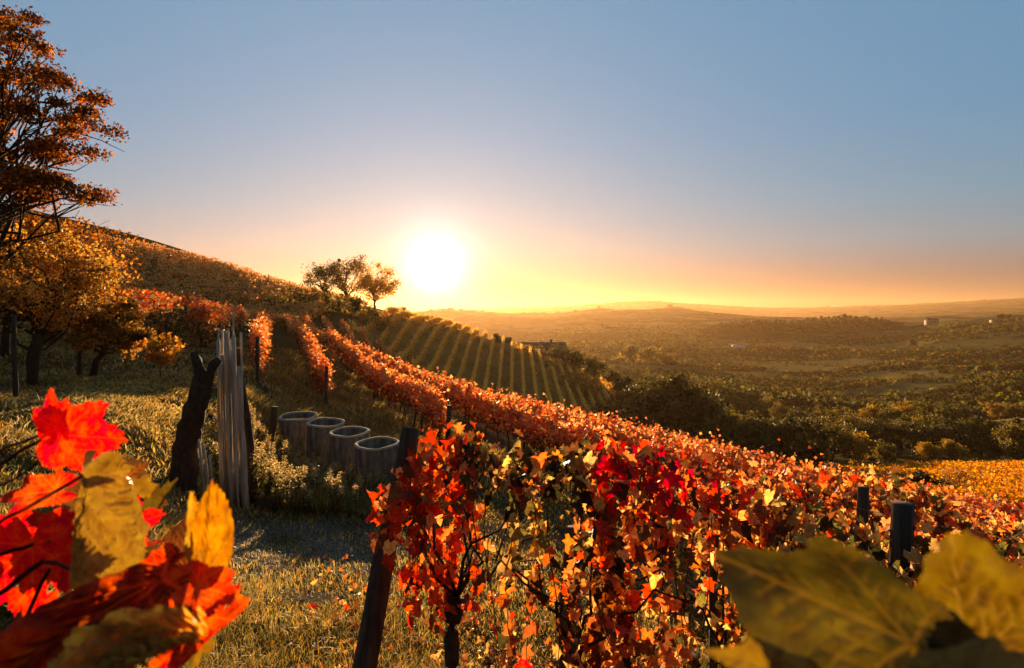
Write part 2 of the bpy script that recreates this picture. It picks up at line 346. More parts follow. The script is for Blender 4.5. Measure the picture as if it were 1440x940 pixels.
def wob(a, b, n, amp, rng=RNG, sag=0):
    t = np.linspace(0, 1, n)[:, None]; a = np.array(a, float); b = np.array(b, float)
    d = rng.normal(0, amp, (n, 3)); d[0] = 0; d[-1] = 0
    return a * (1 - t) + b * t + d + np.array([0, 0, -sag]) * (4 * t * (1 - t))
def box(cx, cy, cz, sx, sy, sz):
    v = np.array([(cx + a * sx / 2, cy + b * sy / 2, cz + c * sz / 2) for a in (-1, 1) for b in (-1, 1) for c in (-1, 1)])
    return v, [np.array([(0, 1, 3, 2), (4, 6, 7, 5), (0, 4, 5, 1), (2, 3, 7, 6), (0, 2, 6, 4), (1, 5, 7, 3)])], np.zeros(3)
def build(name, parts, mat, parent=None, smooth=False, loc=None):
    V, Fs, Cc = merge(parts); return link(name, mesh_data(name, V, Fs, mat, Cc, smooth), parent, loc)
ORD = 'first second third fourth fifth sixth seventh eighth ninth tenth eleventh twelfth thirteenth fourteenth fifteenth sixteenth seventeenth eighteenth nineteenth twentieth twenty-first twenty-second twenty-third twenty-fourth twenty-fifth twenty-sixth twenty-seventh twenty-eighth twenty-ninth thirtieth thirty-first thirty-second thirty-third thirty-fourth thirty-fifth thirty-sixth'.split()

# leaf colours (the leaves' own)
RED, CRIM, ORG, YEL, BRN, OLV, DRK = (.52, .06, .03), (.42, .02, .03), (.62, .21, .075), (.64, .38, .13), (.15, .06, .025), (.12, .10, .028), (.035, .03, .012)

# ------------------------------------------------------------------ the red vineyard on the near slope
D_ = np.array([math.sin(R(-21.5)), math.cos(R(-21.5))]); P_ = np.array([D_[1], -D_[0]])
def row_xy(s, Y):
    """point of the row with offset s at distance Y ahead"""
    x = (s - Y * P_[1]) / P_[0]; return x, Y
def vine_row(p0, p1, rng, size, per_m, cols, w, top=1.75, low=.55, width=.26, tmpl=T_DIA, zone=None, ground_fn=None, shaggy=.16, tuft=.07):
    p0, p1 = np.array(p0, float), np.array(p1, float); Ln = np.hypot(*(p1 - p0)); dists = lambda q: np.hypot(q[:, 0], q[:, 1])
    n = int(Ln * per_m * 2.2); t = rng.random(n); q = p0 + (p1 - p0) * t[:, None]; r = dists(q)
    nearest = r.min(); keep = rng.random(n) < np.clip((nearest / r) ** 1.15, .12, 1) * .6; q = q[keep]; r = r[keep]; t = t[keep]; n = len(q)
    nrm = unit(np.array([[-(p1 - p0)[1], (p1 - p0)[0]]]))
    ln = t * Ln + p0[0] * 3.1
    tp = top + shaggy * 1.6 * fbm(ln * 1.3, 0 * ln, 4.2, 3) + rng.exponential(tuft, n); lo = low + .45 * fbm(ln * .8, 0 * ln + 3, 7.7, 3)
    h = lo + (tp - lo) * (1 - rng.random(n) ** 1.35)
    # gaps between plants
    gap = fbm(ln * .9, h * 1.6, 2.2, 3) > -.42
    wd = width * (1 + .5 * fbm(ln * 1.1, h * 2, 9.1, 2))
    q = q + nrm * (rng.normal(0, 1, n) * wd)[:, None]
    z = H(q[:, 0], q[:, 1], False) + h
    q, z, h, ln, r = q[gap], z[gap], h[gap], ln[gap], r[gap]; n = len(q)
    sz = size * rng.uniform(.7, 1.3, n) * np.clip(r / nearest, 1, 4) ** .55
    c = palette(n, cols, w, rng)
    blot = fbm(ln * .35, h * .8, 12.3, 3)[:, None]
    c = c * np.exp(.35 * blot)
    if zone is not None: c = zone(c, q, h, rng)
    return leaves(np.column_stack([q, z]), sz, c, tmpl, rng)
def ystart(s): return float(np.interp(s, [-7, -4, -2.5, -.5, 1.7, 3.7, 5.7, 7.7, 9.7, 12, 17], [22, 22, 23, 20, 21.5, 16.6, 13.2, 11.6, 11.3, 11, 11.5]))
def post(name, x, y, h, rad, label, cat='post', group=None, lean=(0, 0), mat=None, sides=7, z0=None, square=False):
    z = float(H(x, y, False)) if z0 is None else z0
    n = 6; t = np.linspace(0, 1, n)
    pts = np.column_stack([lean[0] * t * h + .01 * np.sin(t * 7), lean[1] * t * h, -.15 + t * (h + .15)])
    rd = rad * (1.08 - .12 * t) * (1 + .05 * np.sin(t * 11 + x * 9))
    V, fs, c = tube(pts, rd, 4 if square else sides, .06 if not square else .02, np.random.default_rng(int(abs(x) * 97 + y * 31)))
    o = build(name, [(V, fs, c)], mat or M_POST, None, not square, (x, y, z)); return tag(o, label, cat, group)
fieldrows = []
ROWS = [-.5, 1.7] + [1.7 + 2.45 * k for k in range(1, 6)] + [16]
rl = ['lone row of orange-red vines left of the grass aisle'] + \
     [f'red and orange vine row on the near slope, {ORD[k]} right of the aisle' for k in range(20)]
for k, s in enumerate(ROWS):
    rng = np.random.default_rng(100 + k)
    y0 = ystart(s); a = row_xy(s, y0); b = row_xy(s, 86 if s > 0 else 60)
    cols = [ORG, RED, YEL, BRN, OLV]; w = [.42, .2, .26, .10, .04] if s > .5 else [.5, .3, .15, .1, .05]
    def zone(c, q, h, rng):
        g = h > 1.22; c[g] = palette(int(g.sum()), [(.68, .26, .10), (.70, .38, .15), (.60, .13, .06)], [1, .5, .7], rng, .14)      # paler crest: sunlight along the row top painted into the leaf colour
        g = h < 1.05; c[g] = palette(int(g.sum()), [RED, BRN, ORG, (.3, .07, .03)], [.8, 1, .6, .8], rng, .16)  # brown lower leaves, darkened further as painted shade on the row sides
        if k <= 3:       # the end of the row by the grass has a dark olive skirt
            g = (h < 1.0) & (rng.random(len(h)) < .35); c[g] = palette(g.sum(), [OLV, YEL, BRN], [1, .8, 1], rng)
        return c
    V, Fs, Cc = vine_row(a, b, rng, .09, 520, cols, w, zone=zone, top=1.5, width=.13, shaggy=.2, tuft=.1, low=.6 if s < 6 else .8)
    root = empty('vine_row', (0, 0, 0), rl[k], 'vine row', 'vine rows of the red vineyard')
    root.location = (a[0], a[1], float(H(*a, False))); off = np.array(root.location)
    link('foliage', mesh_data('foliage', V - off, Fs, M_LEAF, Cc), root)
    if k < 5:
        tr = []
        for i in range(26):
            f = i * 1.15 + .3; x, y = np.array(a) + (np.array(b) - np.array(a)) * f / np.hypot(*(np.array(b) - np.array(a))); z = float(H(x, y, False))
            tr = [tube(wob((x, y, z - .05), (x + rng.normal(0, .06), y + rng.normal(0, .06), z + .95), 5, .025, rng) - off, [.035, .03, .028, .03, .022], 5)]
            build('trunk', tr, M_BARK, root)
            if i % 4 == 2 : pass
# end posts and line posts of those rows
pg = 'posts standing in the red vineyard'
ends = [(0, 'slim dark post at the near end of the lone orange-red vine row'), (1, 'dark end post of the vine row bordering the right side of the grass aisle'),
        (2, 'dark end post beside the dark clump behind the concrete rings'), (3, 'thin dark end post above the arch of the near vine row')]
for k, lb in ends:
    s = ROWS[k]; x, y = row_xy(s, ystart(s) - .25); post('vineyard_post', x, y, 1.5, .06, lb, 'post', pg, (.02 * k, 0))
for k, Yp, lb in ((1, 33, 'slim post halfway up the vine row beside the grass aisle'), (2, 27, 'slim post rising from the orange row behind the concrete rings'), (3, 22, 'slim post standing just above the red leaves in mid slope')):
    x, y = row_xy(ROWS[k], Yp); post('vineyard_post', x, y, 1.85, .04, lb, 'post', pg)
# rows left of the aisle, seen from the side
for k, (s, y0, y1, top, lb) in enumerate([(-2.8, 25, 60, 1.7, 'golden vine row nearest the left edge of the grass aisle'), (-5.0, 21, 52, 2.0, 'vine row with bright orange top behind the yellow sapling'),
        (-7.2, 24, 50, 2.1, 'brown and orange vine row behind the orange-topped row'), (-9.4, 27, 50, 2.2, 'dark vine row at the foot of the left hill')]):
    rng = np.random.default_rng(300 + k); a = row_xy(s, y0); b = row_xy(s, y1)
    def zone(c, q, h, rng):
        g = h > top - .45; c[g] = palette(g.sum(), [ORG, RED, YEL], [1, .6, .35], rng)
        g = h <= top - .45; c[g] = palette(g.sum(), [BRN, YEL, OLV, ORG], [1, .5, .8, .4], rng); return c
    root = empty('vine_row', (a[0], a[1], float(H(*a, False))), lb, 'vine row', 'vine rows left of the grass aisle'); off = np.array(root.location)
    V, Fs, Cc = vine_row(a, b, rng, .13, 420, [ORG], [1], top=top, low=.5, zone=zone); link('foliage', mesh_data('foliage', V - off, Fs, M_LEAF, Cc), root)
    for i in range(14):
        f = i * 1.3 + .2; x, y = np.array(a) + (np.array(b) - np.array(a)) * f / np.hypot(*(np.array(b) - np.array(a))); z = float(H(x, y, False))
        build('trunk', [tube(wob((x, y, z - .05), (x + rng.normal(0, .1), y, z + 1.1), 5, .03, rng) - off, .035, 5)], M_BARK, root)

# ------------------------------------------------------------------ near rows running across the slope, full leaf shapes
TOPX = [540, 560, 600, 650, 700, 760, 850, 900, 960, 1040, 1100, 1200, 1300, 1440, 1800]
TOPY = [700, 670, 622, 608, 630, 634, 628, 632, 652, 672, 712, 742, 762, 785, 860]
def near_mask(px, py, rng):
    n = len(px); top = np.interp(px, TOPX, TOPY) + 14 * fbm(px / 22, px * 0, 3.3, 3); d = py - top
    pr = np.where((d > 0) & (d < 75), 1.0, 0.0)
    pr = np.where((d <= 0) & (d > -16), .12, pr)
    def colm(x0, x1, yb, p):
        nonlocal pr
        e = 12 * fbm(py / 30, px * 0 + x0, 5.1, 2); pr = np.where((px > x0 + e) & (px < x1 + e) & (d > 0) & (py < yb + 25 * fbm(px / 18, px * 0, 8.8, 2)), np.maximum(pr, p), pr)
    colm(584, 668, 820, 1); colm(556, 600, 760, .28); colm(590, 655, 850, .8); colm(698, 760, 800, .5); colm(690, 800, 1200, .2); colm(800, 930, 1250, .8); colm(925, 1030, 1200, .22); colm(1030, 1800, 800, 1); colm(1030, 1800, 1250, .75)
    # openings through which the grass shows
    for cx, cy, rx, ry in ((683, 712, 20, 42), (766, 712, 19, 30), (975, 800, 34, 30), (780, 880, 16, 60), (905, 745, 12, 18)):
        pr = np.where(((px - cx) / rx) ** 2 + ((py - cy) / ry) ** 2 < 1, pr * .06, pr)
    return rng.random(n) < pr
def near_color(px, py, n, rng):
    c = palette(n, [ORG, YEL, BRN, RED, DRK, OLV], [.30, .26, .22, .07, .12, .1], rng)
    def z(m, cols, w):
        if m.any(): c[m] = palette(int(m.sum()), cols, w, rng)
    g = fbm(px / 40, py / 40, 6.6, 3)
    z((px < 675) & (rng.random(n) < .95), [RED, (.58, .10, .05), ORG, BRN, YEL], [.35, .35, .35, .2, .06])
    z((px > 655) & (px < 820) & (py < 720) & (rng.random(n) < .75), [BRN, DRK, OLV, YEL, ORG], [.3, .7, .25, .12, .06])
    z((px > 690) & (px < 775) & (py > 700) & (py < 790) & (rng.random(n) < .8), [YEL, OLV, (.5, .25, .04), BRN], [.6, .4, .3, .2])
    z((px > 835) & (px < 950) & (py < 700) & (rng.random(n) < .6), [CRIM, RED, (.3, .02, .02)], [.5, .3, .3])
    z((px > 690) & (px < 940) & (py > 790) & (rng.random(n) < .75), [ORG, RED, (.35, .09, .035), BRN, YEL, DRK], [.5, .12, .4, .3, .25, .15])
    z((px > 950) & (px < 1100) & (py < 720) & (rng.random(n) < .7), [RED, CRIM, BRN, ORG], [.4, .25, .3, .2])
    z((px > 1080) & (rng.random(n) < .75), [YEL, OLV, DRK, BRN, ORG], [.42, .3, .2, .2, .12])
    c *= np.exp(.4 * g)[:, None]; return c
def near_row(A, B, nplants, count, rng, size, mask, lab, group, zscale=None, trunks=True, top_h=None, seed_cols=None):
    A, B = np.array(A, float), np.array(B, float); Ln = np.hypot(*(B - A)); nrm = unit(np.array([[-(B - A)[1], (B - A)[0]]]))[0]
    n = count * 6; t = rng.random(n); q = A + (B - A) * t[:, None]; 
    if mask:
        g0 = H(q[:, 0], q[:, 1], False); z = g0 + rng.uniform(.1, 2.6, n)
        q2 = q + nrm * rng.normal(0, .17, n)[:, None]
        px = 720 + F * q[:, 0] / q[:, 1]; py = 440 - F * z / q[:, 1]; k = near_mask(px, py, rng)
        q2, z, t, px, py = q2[k][:count], z[k][:count], t[k][:count], px[k][:count], py[k][:count]
        c = near_color(px, py, len(px), rng)
        # leaves hang on drooping canes below the top wire
        topy = np.interp(px, TOPX, TOPY); low = (py - topy) > 70; sid = np.round(q2[:, 0] / .105); sx = sid * .105 + .03 * np.sin(sid * 12.9) + .035 * np.sin(z * 5 + sid * 2.1)
        pull = np.where(low, .78, .25); q2[:, 0] = q2[:, 0] * (1 - pull) + sx * pull; q2[:, 1] = q2[:, 1] + low * .12 * np.sin(sid * 7.7)
    else:
        q = q[:count]; t = t[:count]; n = count; q2 = q + nrm * rng.normal(0, .22, n)[:, None]
        tp = top_h + .3 * fbm(t * Ln * 1.2, t * 0, 3.1, 3) + rng.exponential(.06, n); z = H(q[:, 0], q[:, 1], False) + .5 + (tp - .5) * (1 - rng.random(n) ** 1.6)
        c = palette(n, *seed_cols, rng) * np.exp(.45 * fbm(t * Ln * .8, z * 1.2, 6, 3))[:, None]
    pos = np.column_stack([q2, z]); strands = []
    if mask:
        for s_ in np.unique(sid):
            m = low & (sid == s_)
            if m.sum() < 5: continue
            zz = np.linspace(z[m].max() + .12, max(np.percentile(z[m], 6), z[m].min()), 12); yy = A[1] + (B[1] - A[1]) * (s_ * .105 - A[0]) / (B[0] - A[0]) + .12 * math.sin(s_ * 7.7) * np.clip((zz.max() - zz) * 5, 0, 1)
            strands.append((np.column_stack([s_ * .105 + .03 * np.sin(s_ * 12.9) + .035 * np.sin(zz * 5 + s_ * 2.1), yy, zz]), (s_ * .105 - A[0]) / (B[0] - A[0])))
    for i in range(nplants):
        tc = (i + .5) / nplants; bx, by = A + (B - A) * tc; bz = float(H(bx, by, False))
        root = empty('grapevine', (bx, by, bz), lab[i] if isinstance(lab, list) else lab, 'grapevine', group); off = np.array([bx, by, bz])
        m = (t * nplants).astype(int) == i
        pc = leaves(pos[m] - off, size * rng.uniform(.5, 1.3, m.sum()), c[m], T_VINE, rng, (0, 0, -1.0), .55)
        build('foliage', [pc], M_LEAF, root, True)
        if trunks:
            hd = np.array([rng.normal(0, .05), rng.normal(0, .04), .62 + rng.normal(0, .05)])
            tp_ = [tube(wob((0, 0, -.1), hd, 7, .03, rng), [.06, .05, .045, .042, .045, .055, .06], 8, .15, rng)]
            build('trunk', tp_, M_BARK, root, True)
            cn = []
            for j in range(7):
                e = hd + np.array([rng.uniform(-.55, .55), 0, 0]) * 1.0; dv = (B - A) / Ln
                e = np.array([dv[0] * e[0], dv[1] * e[0], 0]) + np.array([0, rng.normal(0, .12), rng.uniform(.9, 1.55)])
                cn.append(tube(wob(hd, e, 7, .035, rng, -.05), np.linspace(.011, .004, 7), 5))
            build('cane', cn, M_BARK, root, True)
            hs_ = [tube(p_ - off, np.linspace(.0042, .002, 12), 5) for p_, f_ in strands if min(nplants - 1, max(0, int(f_ * nplants))) == i]
            if hs_: build('hanging_cane', hs_, M_BARK, root, True)
            for zz in (0,):
                pass
A1, B1 = (-.72, 3.45), (3.75, 2.75)
lab1 = ['near grapevine of bright red leaves climbing beside the leaning post', 'near grapevine with yellow and dark leaves around a grassy opening', 'near grapevine with a crimson crown above a rusty orange curtain of leaves',
        'near grapevine with thin canes showing between orange leaves', 'near yellow and olive grapevine behind the large dark leaf', 'near yellow grapevine around the broad square post']
near_row(A1, B1, 6, 6000, np.random.default_rng(41), .078, True, lab1, 'grapevines of the nearest row')
near_row((1.7, 5.6), (8.2, 5.0), 6, 6200, np.random.default_rng(42), .085, False, 'grapevine of the second row behind the near row, mixed yellow, orange and red leaves', 'grapevines of the second row', top_h=1.5,
         seed_cols=([ORG, YEL, RED, BRN, OLV], [.34, .3, .1, .25, .12]))
near_row((2.3, 8.2), (11, 7.6), 6, 8000, np.random.default_rng(43), .085, False, 'grapevine of the third row behind the near row, orange-red leaves', 'grapevines of the third row', top_h=1.38, trunks=False,
         seed_cols=([ORG, YEL, RED, BRN], [.45, .3, .14, .2]))
# posts of the near rows
def zpost(px, ytop, Y, rad, label, bottom=None, square=False, lean=(0, 0)):
    x = (px - 720) / F * Y; zt = -(ytop - 440) / F * Y; zb = float(H(x, Y, False)); return post('vineyard_post', x, Y, zt - zb, rad, label, 'post', pg, lean, square=square)
zpost(1268, 708, 3.05, .064, 'broad square dark post rising from yellow leaves between the two big blurred leaves', square=True)
zpost(1213, 685, 4.7, .05, 'narrower dark post standing a little behind the broad square post', square=True)
zpost(790, 742, 4.0, .045, 'dark post inside the near vine row below the middle opening', lean=(.06, 0))
zpost(1000, 722, 5.0, .035, 'thin dark post behind the sparse canes of the near row', lean=(.03, 0))
# the leaning end post
pt = P(577, 603, 3.75); pb = P(500, 985, 3.35); pb[2] = float(H(pb[0], pb[1], False)) - .1
t_ = np.linspace(0, 1, 12)[:, None]; pts = pb * (1 - t_) + pt * t_ + np.column_stack([.006 * np.sin(t_[:, 0] * 9), 0 * t_[:, 0], 0 * t_[:, 0]])
o = build('vineyard_post', [tube(pts - pb, np.linspace(.068, .056, 12), 16, .07, np.random.default_rng(5))], M_POST, None, True, pb)
tag(o, 'thick weathered end post leaning right beneath the bright red vine leaves', 'post', pg)
# the gnarled trunk beside it
def wire(a, b, label, sag=.03):
    a, b = np.array(a, float), np.array(b, float)
    o = build('trellis_wire', [tube(wob(np.zeros(3), b - a, 12, .003, RNG, sag), .0014, 4)], M_WIRE, None, False, a); return tag(o, label, 'wire', 'wires of the near vine row')
for i, (h, nm) in enumerate(((.75, 'lowest'), (1.2, 'middle'), (1.6, 'uppermost'))):
    a = np.array([A1[0], A1[1], float(H(*A1, False)) + h + .02]); b = np.array([B1[0], B1[1], float(H(*B1, False)) + h]); wire(a, b, f'{nm} trellis wire strung through the near vine row')
# ------------------------------------------------------------------ golden vineyard on the far shoulder
gcols = [(.85, .44, .10), (.72, .34, .08), (.4, .2, .05), (.8, .33, .08)]; gw = [.35, .35, .3, .12]
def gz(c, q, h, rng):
    g = h > 1.35; c[g] = palette(int(g.sum()), [(.88, .54, .17), (.86, .46, .12)], [1, 1], rng, .1); return c  # crest leaves lightened: sunlit row tops painted into their colour
for k in range(23):
    x = -26 + 2.35 * k; rng = np.random.default_rng(500 + k)
    y0 = np.interp(x, [-26, -10, 0, 10, 20, 28], [98, 103, 107, 109, 110, 112]); y1 = np.interp(x, [-26, 28], [168, 160])
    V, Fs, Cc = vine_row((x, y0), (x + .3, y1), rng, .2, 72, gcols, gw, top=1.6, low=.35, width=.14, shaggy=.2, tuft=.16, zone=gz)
    a = (x, y0, float(H(x, y0, False))); o = link('vine_row', mesh_data('vine_row', V - np.array(a), Fs, M_GOLD, Cc), None, a)
    tag(o, f'golden vine row on the sunlit shoulder below the sun, {ORD[k]} from its left end', 'vine row', 'golden vine rows on the shoulder')
for k in range(9):   # small dark block further down
    x = 27 + 2.3 * k; rng = np.random.default_rng(560 + k); y0 = 168 - 1.5 * k
    V, Fs, Cc = vine_row((x, y0), (x - 3, y0 + 32), rng, .4, 26, [(.1, .09, .025), (.16, .12, .03)], [1, 1], top=1.7, low=.3, width=.25)
    a = (x, y0, float(H(x, y0, False))); o = link('vine_row', mesh_data('vine_row', V - np.array(a), Fs, M_LEAF, Cc), None, a)
    tag(o, f'dark green vine row in the small plot below the farmhouse, {ORD[k]} from the house side', 'vine row', 'dark vine rows below the farmhouse')
# ------------------------------------------------------------------ vineyard on the left hill, rows along the slope
hc = [(.42, .18, .05), (.5, .2, .06), (.6, .26, .08), (.2, .11, .035)]
k = 0
for rad in np.arange(76, 177, 4.2):
    rng = np.random.default_rng(600 + k); t0, t1 = R(-58), R(np.interp(rad, [76, 100, 125, 150, 176], [-19.5, -17, -17.5, -15, -13.2]))
    n = int(rad * (t1 - t0) * 52); t = rng.uniform(t0, t1, n); dr = 9 * np.sin((t - t0) * 1.5) + (t - t1) * rad * .12; q = np.column_stack([(rad + dr) * np.sin(t), (rad + dr) * np.cos(t)]) + rng.normal(0, .2, (n, 2))
    h = .35 + 1.4 * (1 - rng.random(n) ** 1.5) + .5 * fbm(t * rad * .9, t * 0 + k, 2, 3); gap = fbm(t * rad * .6, t * 0 + k * 3, 4.4, 2) > -.38
    z = H(q[:, 0], q[:, 1], False) + h; c = palette(n, hc, [1, 1, .6, .8], rng) * np.exp(.5 * fbm(q[:, 0] / 14, q[:, 1] / 14, 8, 3))[:, None]
    g = h > 1.35; c[g] = palette(int(g.sum()), [(.7, .32, .12), (.75, .42, .16)], [1, .6], rng, .15)  # upper leaves brighter, the lit top of each row painted in
    red = (q[:, 0] < -45) & (rad < 118) & (rng.random(n) < .5); c[red] = palette(int(red.sum()), [(.45, .12, .03), (.5, .2, .05)], [1, 1], rng)
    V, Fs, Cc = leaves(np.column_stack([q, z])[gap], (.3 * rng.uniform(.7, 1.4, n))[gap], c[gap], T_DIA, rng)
    a = np.array([q[:, 0].mean(), q[:, 1].mean(), float(H(q[:, 0].mean(), q[:, 1].mean(), False))])
    o = link('vine_row', mesh_data('vine_row', V - a, Fs, M_LEAF, Cc), None, a)
    tag(o, f'rust-brown vine row across the left hillside, {ORD[k]} up from the foot', 'vine row', 'vine rows across the left hill'); k += 1
for i, tdeg in enumerate(np.linspace(-41, -15, 46)):   # stakes of the crest row against the sky
    rad = 172; x, y = rad * math.sin(R(tdeg)), rad * math.cos(R(tdeg)); rng = np.random.default_rng(i)
    if i % 3 == 0: post('vineyard_stake', x, y, 2.4, .09, 'thin stake in the crest row of the left hill against the sky', 'stake', 'stakes along the left hill crest', sides=5)

# ------------------------------------------------------------------ trees
def tree_meshes(seed, h, crown_c, crown_r, trunk_r, nclump, nleaf, lsize, cols, w, csz=.5, flat=.6, tmpl=T_OVAL, stem_h=None, sparse=0, mat=None, base_lean=(0, 0), bare=.0, multi=1, clumps=None):
    rng = np.random.default_rng(seed); cc = np.array(crown_c, float); cr = np.array(crown_r, float)
    d = unit(rng.normal(0, 1, (nclump, 3))); rad = rng.uniform(.25, 1, nclump) ** .6; cl = cc + d * rad[:, None] * cr
    cl[:, 2] += .12 * cr[2] * rng.normal(0, 1, nclump)
    if clumps is not None: cl = np.array(clumps, float); nclump = len(cl)
    sh = stem_h if stem_h is not None else max(.15 * h, cc[2] - cr[2] * .9)
    parts = []; forks = []
    for m in range(multi):
        ba = np.array([rng.normal(0, trunk_r * 2.5), rng.normal(0, trunk_r * 2.5), -.2]) if multi > 1 else np.array([0, 0, -.3])
        fk = np.array([base_lean[0] + (rng.normal(0, .12 * cr[0]) if multi > 1 else 0), base_lean[1] + (rng.normal(0, .12 * cr[1]) if multi > 1 else 0), sh]); tp = cc + np.array([rng.normal(0, .25 * cr[0]), rng.normal(0, .25 * cr[1]), cr[2] * .55])
        pth = np.concatenate([wob(ba, fk, 5, trunk_r * .3, rng), wob(fk, tp, 7, trunk_r * .8, rng)[1:]]); rr2 = np.linspace(trunk_r, trunk_r * .25, len(pth)); rr2[0] *= 1.35
        parts.append(tube(pth, rr2, 8, .08, rng)); forks.append(pth)
    for i in range(nclump):
        pth = forks[i % multi]; j = rng.integers(4, len(pth) - 1); j = max(3, min(j, int(3 + 7 * np.clip((cl[i][2] - sh) / (2 * cr[2]), 0, .95))))
        a = pth[j]; b = cl[i]; L_ = np.linalg.norm(b - a)
        pp = wob(a, b, 5, L_ * .05, rng, L_ * .06); parts.append(tube(pp, np.linspace(trunk_r * .32, trunk_r * .05, 5), 5, 0, rng, False))
        for _ in range(2):
            e = b + rng.normal(0, 1, 3) * csz * cr * .42; parts.append(tube(wob(pp[3], e, 3, L_ * .03, rng), np.linspace(trunk_r * .1, trunk_r * .03, 3), 4, 0, rng, False))
    n = nleaf; ci = rng.integers(0, nclump, n); wgt = rng.lognormal(0, .35, nclump)
    pos = cl[ci] + np.clip(rng.normal(0, 1, (n, 3)), -1.9, 1.9) * (cr.mean() * csz * .42 * wgt[ci])[:, None] * np.array([1, 1, flat])
    cshade = np.exp(rng.normal(0, .25, nclump))
    c = palette(n, cols, w, rng, .2) * cshade[ci][:, None]
    V, Fs, Cc = leaves(pos, lsize * rng.uniform(.6, 1.35, n), c, tmpl, rng, (0, 0, -.3), 1)
    tv, tf, tcc = merge(parts)
    return mesh_data('trunk', tv, tf, M_BARK, tcc, True), mesh_data('crown', V, Fs, mat or M_TREE, Cc)
def place_tree(meshes, x, y, label, name='tree', cat='tree', group=None, scale=1, rz=0, z=None, sz=1, sink=.1):
    z = float(H(x, y, False)) - sink if z is None else z
    e = empty(name, (x, y, z), label, cat, group, rz); e.scale = (scale, scale, scale * sz)
    for nme, me in zip(('trunk', 'crown'), meshes): link(nme, me, e)
    return e
OL = [(.42, .15, .035), (.30, .09, .025), (.5, .22, .05), (.12, .05, .02)]
# tall orange tree at the left edge
Yt = 13.5; xb = (-75 - 720) / F * Yt; zb = float(H(xb, Yt, False))
tier = [(8, 40), (12, 12), (-20, 10), (30, 45), (0, -15), (112, 262), (130, 266), (80, 268), (-20, 70), (30, 75), (-40, 110), (15, 105), (48, 85), (75, 92), (98, 78), (60, 120), (95, 110), (118, 118), (30, 140), (-20, 150), (80, 145), (108, 142), (132, 150), (55, 165), (10, 180), (95, 168), (122, 168), (-30, 195), (30, 200), (60, 195), (88, 198), (110, 200), (0, 215), (40, 212),
        (-10, 245), (20, 250), (45, 240), (70, 250), (92, 258), (115, 264), (35, 265), (0, 268), (-60, 60), (-90, 120), (-80, 180), (-120, 100), (-140, 200), (-70, 240), (-100, 20), (-40, 0), (-150, 60)]
rt = np.random.default_rng(4); cl_ = []
for a_, b_ in tier:
    for _ in range(2):
        yy = Yt + rt.normal(0, .9); cl_.append(P(a_ * .92 - 14 + rt.normal(0, 5), b_ + rt.normal(0, 4), Yt) * np.array([1, 0, 1]) + np.array([-xb, yy - Yt, -zb + .1]))
m_ = tree_meshes(11, 10, (.3, 0, 6.0), (2.5, 2.4, 2.6), .17, 0, 21000, .075, OL, [.32, .35, .08, .5], .17, .5, T_OVAL, 1.9, clumps=cl_)
place_tree(m_, xb, Yt, 'tall tree of rust-orange leaves reaching over the sky at the left edge', 'autumn_tree')
# lower broad tree in front of it
Yt = 15; x = (45 - 720) / F * Yt
m_ = tree_meshes(12, 4.6, (.15, 0, 2.75), (2.2, 1.8, 1.25), .12, 44, 10500, .08, [(.75, .42, .11), (.7, .30, .07), (.5, .3, .08), (.2, .1, .03)], [.5, .3, .25, .3], .36, .6, T_OVAL, 1.0)
place_tree(m_, x, Yt, 'low spreading tree with glowing orange leaves below the tall tree', 'autumn_tree')
Yt = 16.5; x = (118 - 720) / F * Yt
m_ = tree_meshes(13, 3, (.35, 0, 1.55), (1.25, 1.2, .7), .11, 24, 7000, .08, [(.5, .25, .06), (.3, .15, .04), (.16, .1, .03)], [.5, .4, .4], .42, .6, T_OVAL, .8, base_lean=(.55, 0))
place_tree(m_, x, Yt, 'small leaning tree with brownish gold crown beside the thin pole', 'autumn_tree')
Yt = 15.5; x = (225 - 720) / F * Yt
m_ = tree_meshes(14, 1.1, (0, 0, .75), (.55, .5, .38), .02, 14, 420, .12, [(.6, .3, .07), (.5, .2, .05)], [1, .6], .5, .7, T_OVAL, .35)
place_tree(m_, x, Yt, 'small yellow sapling on the grassy bank left of the dark stump', 'sapling', 'sapling')
Yt = 20; x = (10 - 720) / F * Yt
m_ = tree_meshes(15, 3.6, (0, 0, 3.2), (3.6, 2, 1.9), .14, 34, 8000, .1, [(.55, .2, .045), (.35, .13, .04), (.2, .09, .03)], [.6, .4, .3], .36, .7, T_OVAL, 1.2)
place_tree(m_, x, Yt, 'orange-brown tree standing behind the low spreading tree', 'autumn_tree')
# trees on the hill shoulder left of the sun
DG = [(.10, .085, .025), (.06, .055, .018), (.16, .11, .03)]; GD = [(.45, .25, .05), (.32, .2, .05), (.55, .3, .07)]
def hill_tree(px, py_base, Y, hpx, wpx, seed, nleaf, cols, label, name='tree', cat='tree', clumps=30, ls=.42, group=None, stem=.25, multi=1, csz=.36):
    s = Y / F; h = hpx * s; wd = wpx * s / 2; x = (px - 720) * s
    m_ = tree_meshes(seed, h, (0, 0, h * (.5 + stem / 2)), (wd * .85, wd * .8, h * (1 - stem) * .42), max(.06, h * .025), clumps, nleaf, ls, cols, np.ones(len(cols)), csz, .85, T_DIA, h * stem, multi=multi)
    z = -(py_base - 440) / F * Y; z = min(z, float(H(x, Y, False)) - .1)
    return place_tree(m_, x, Y, label, name, cat, group, 1, 0, z)
g = 'trees on the shoulder of the left hill'; GD2 = [(.75, .45, .1), (.6, .36, .09), (.7, .4, .1)]; DG_ = DG; DG = [(.2, .16, .05), (.12, .1, .03), (.3, .2, .05)]
hill_tree(456, 440, 128, 82, 66, 21, 2300, DG, 'dark tree farthest left in the group on the hill shoulder', group=g, ls=.32, clumps=34)
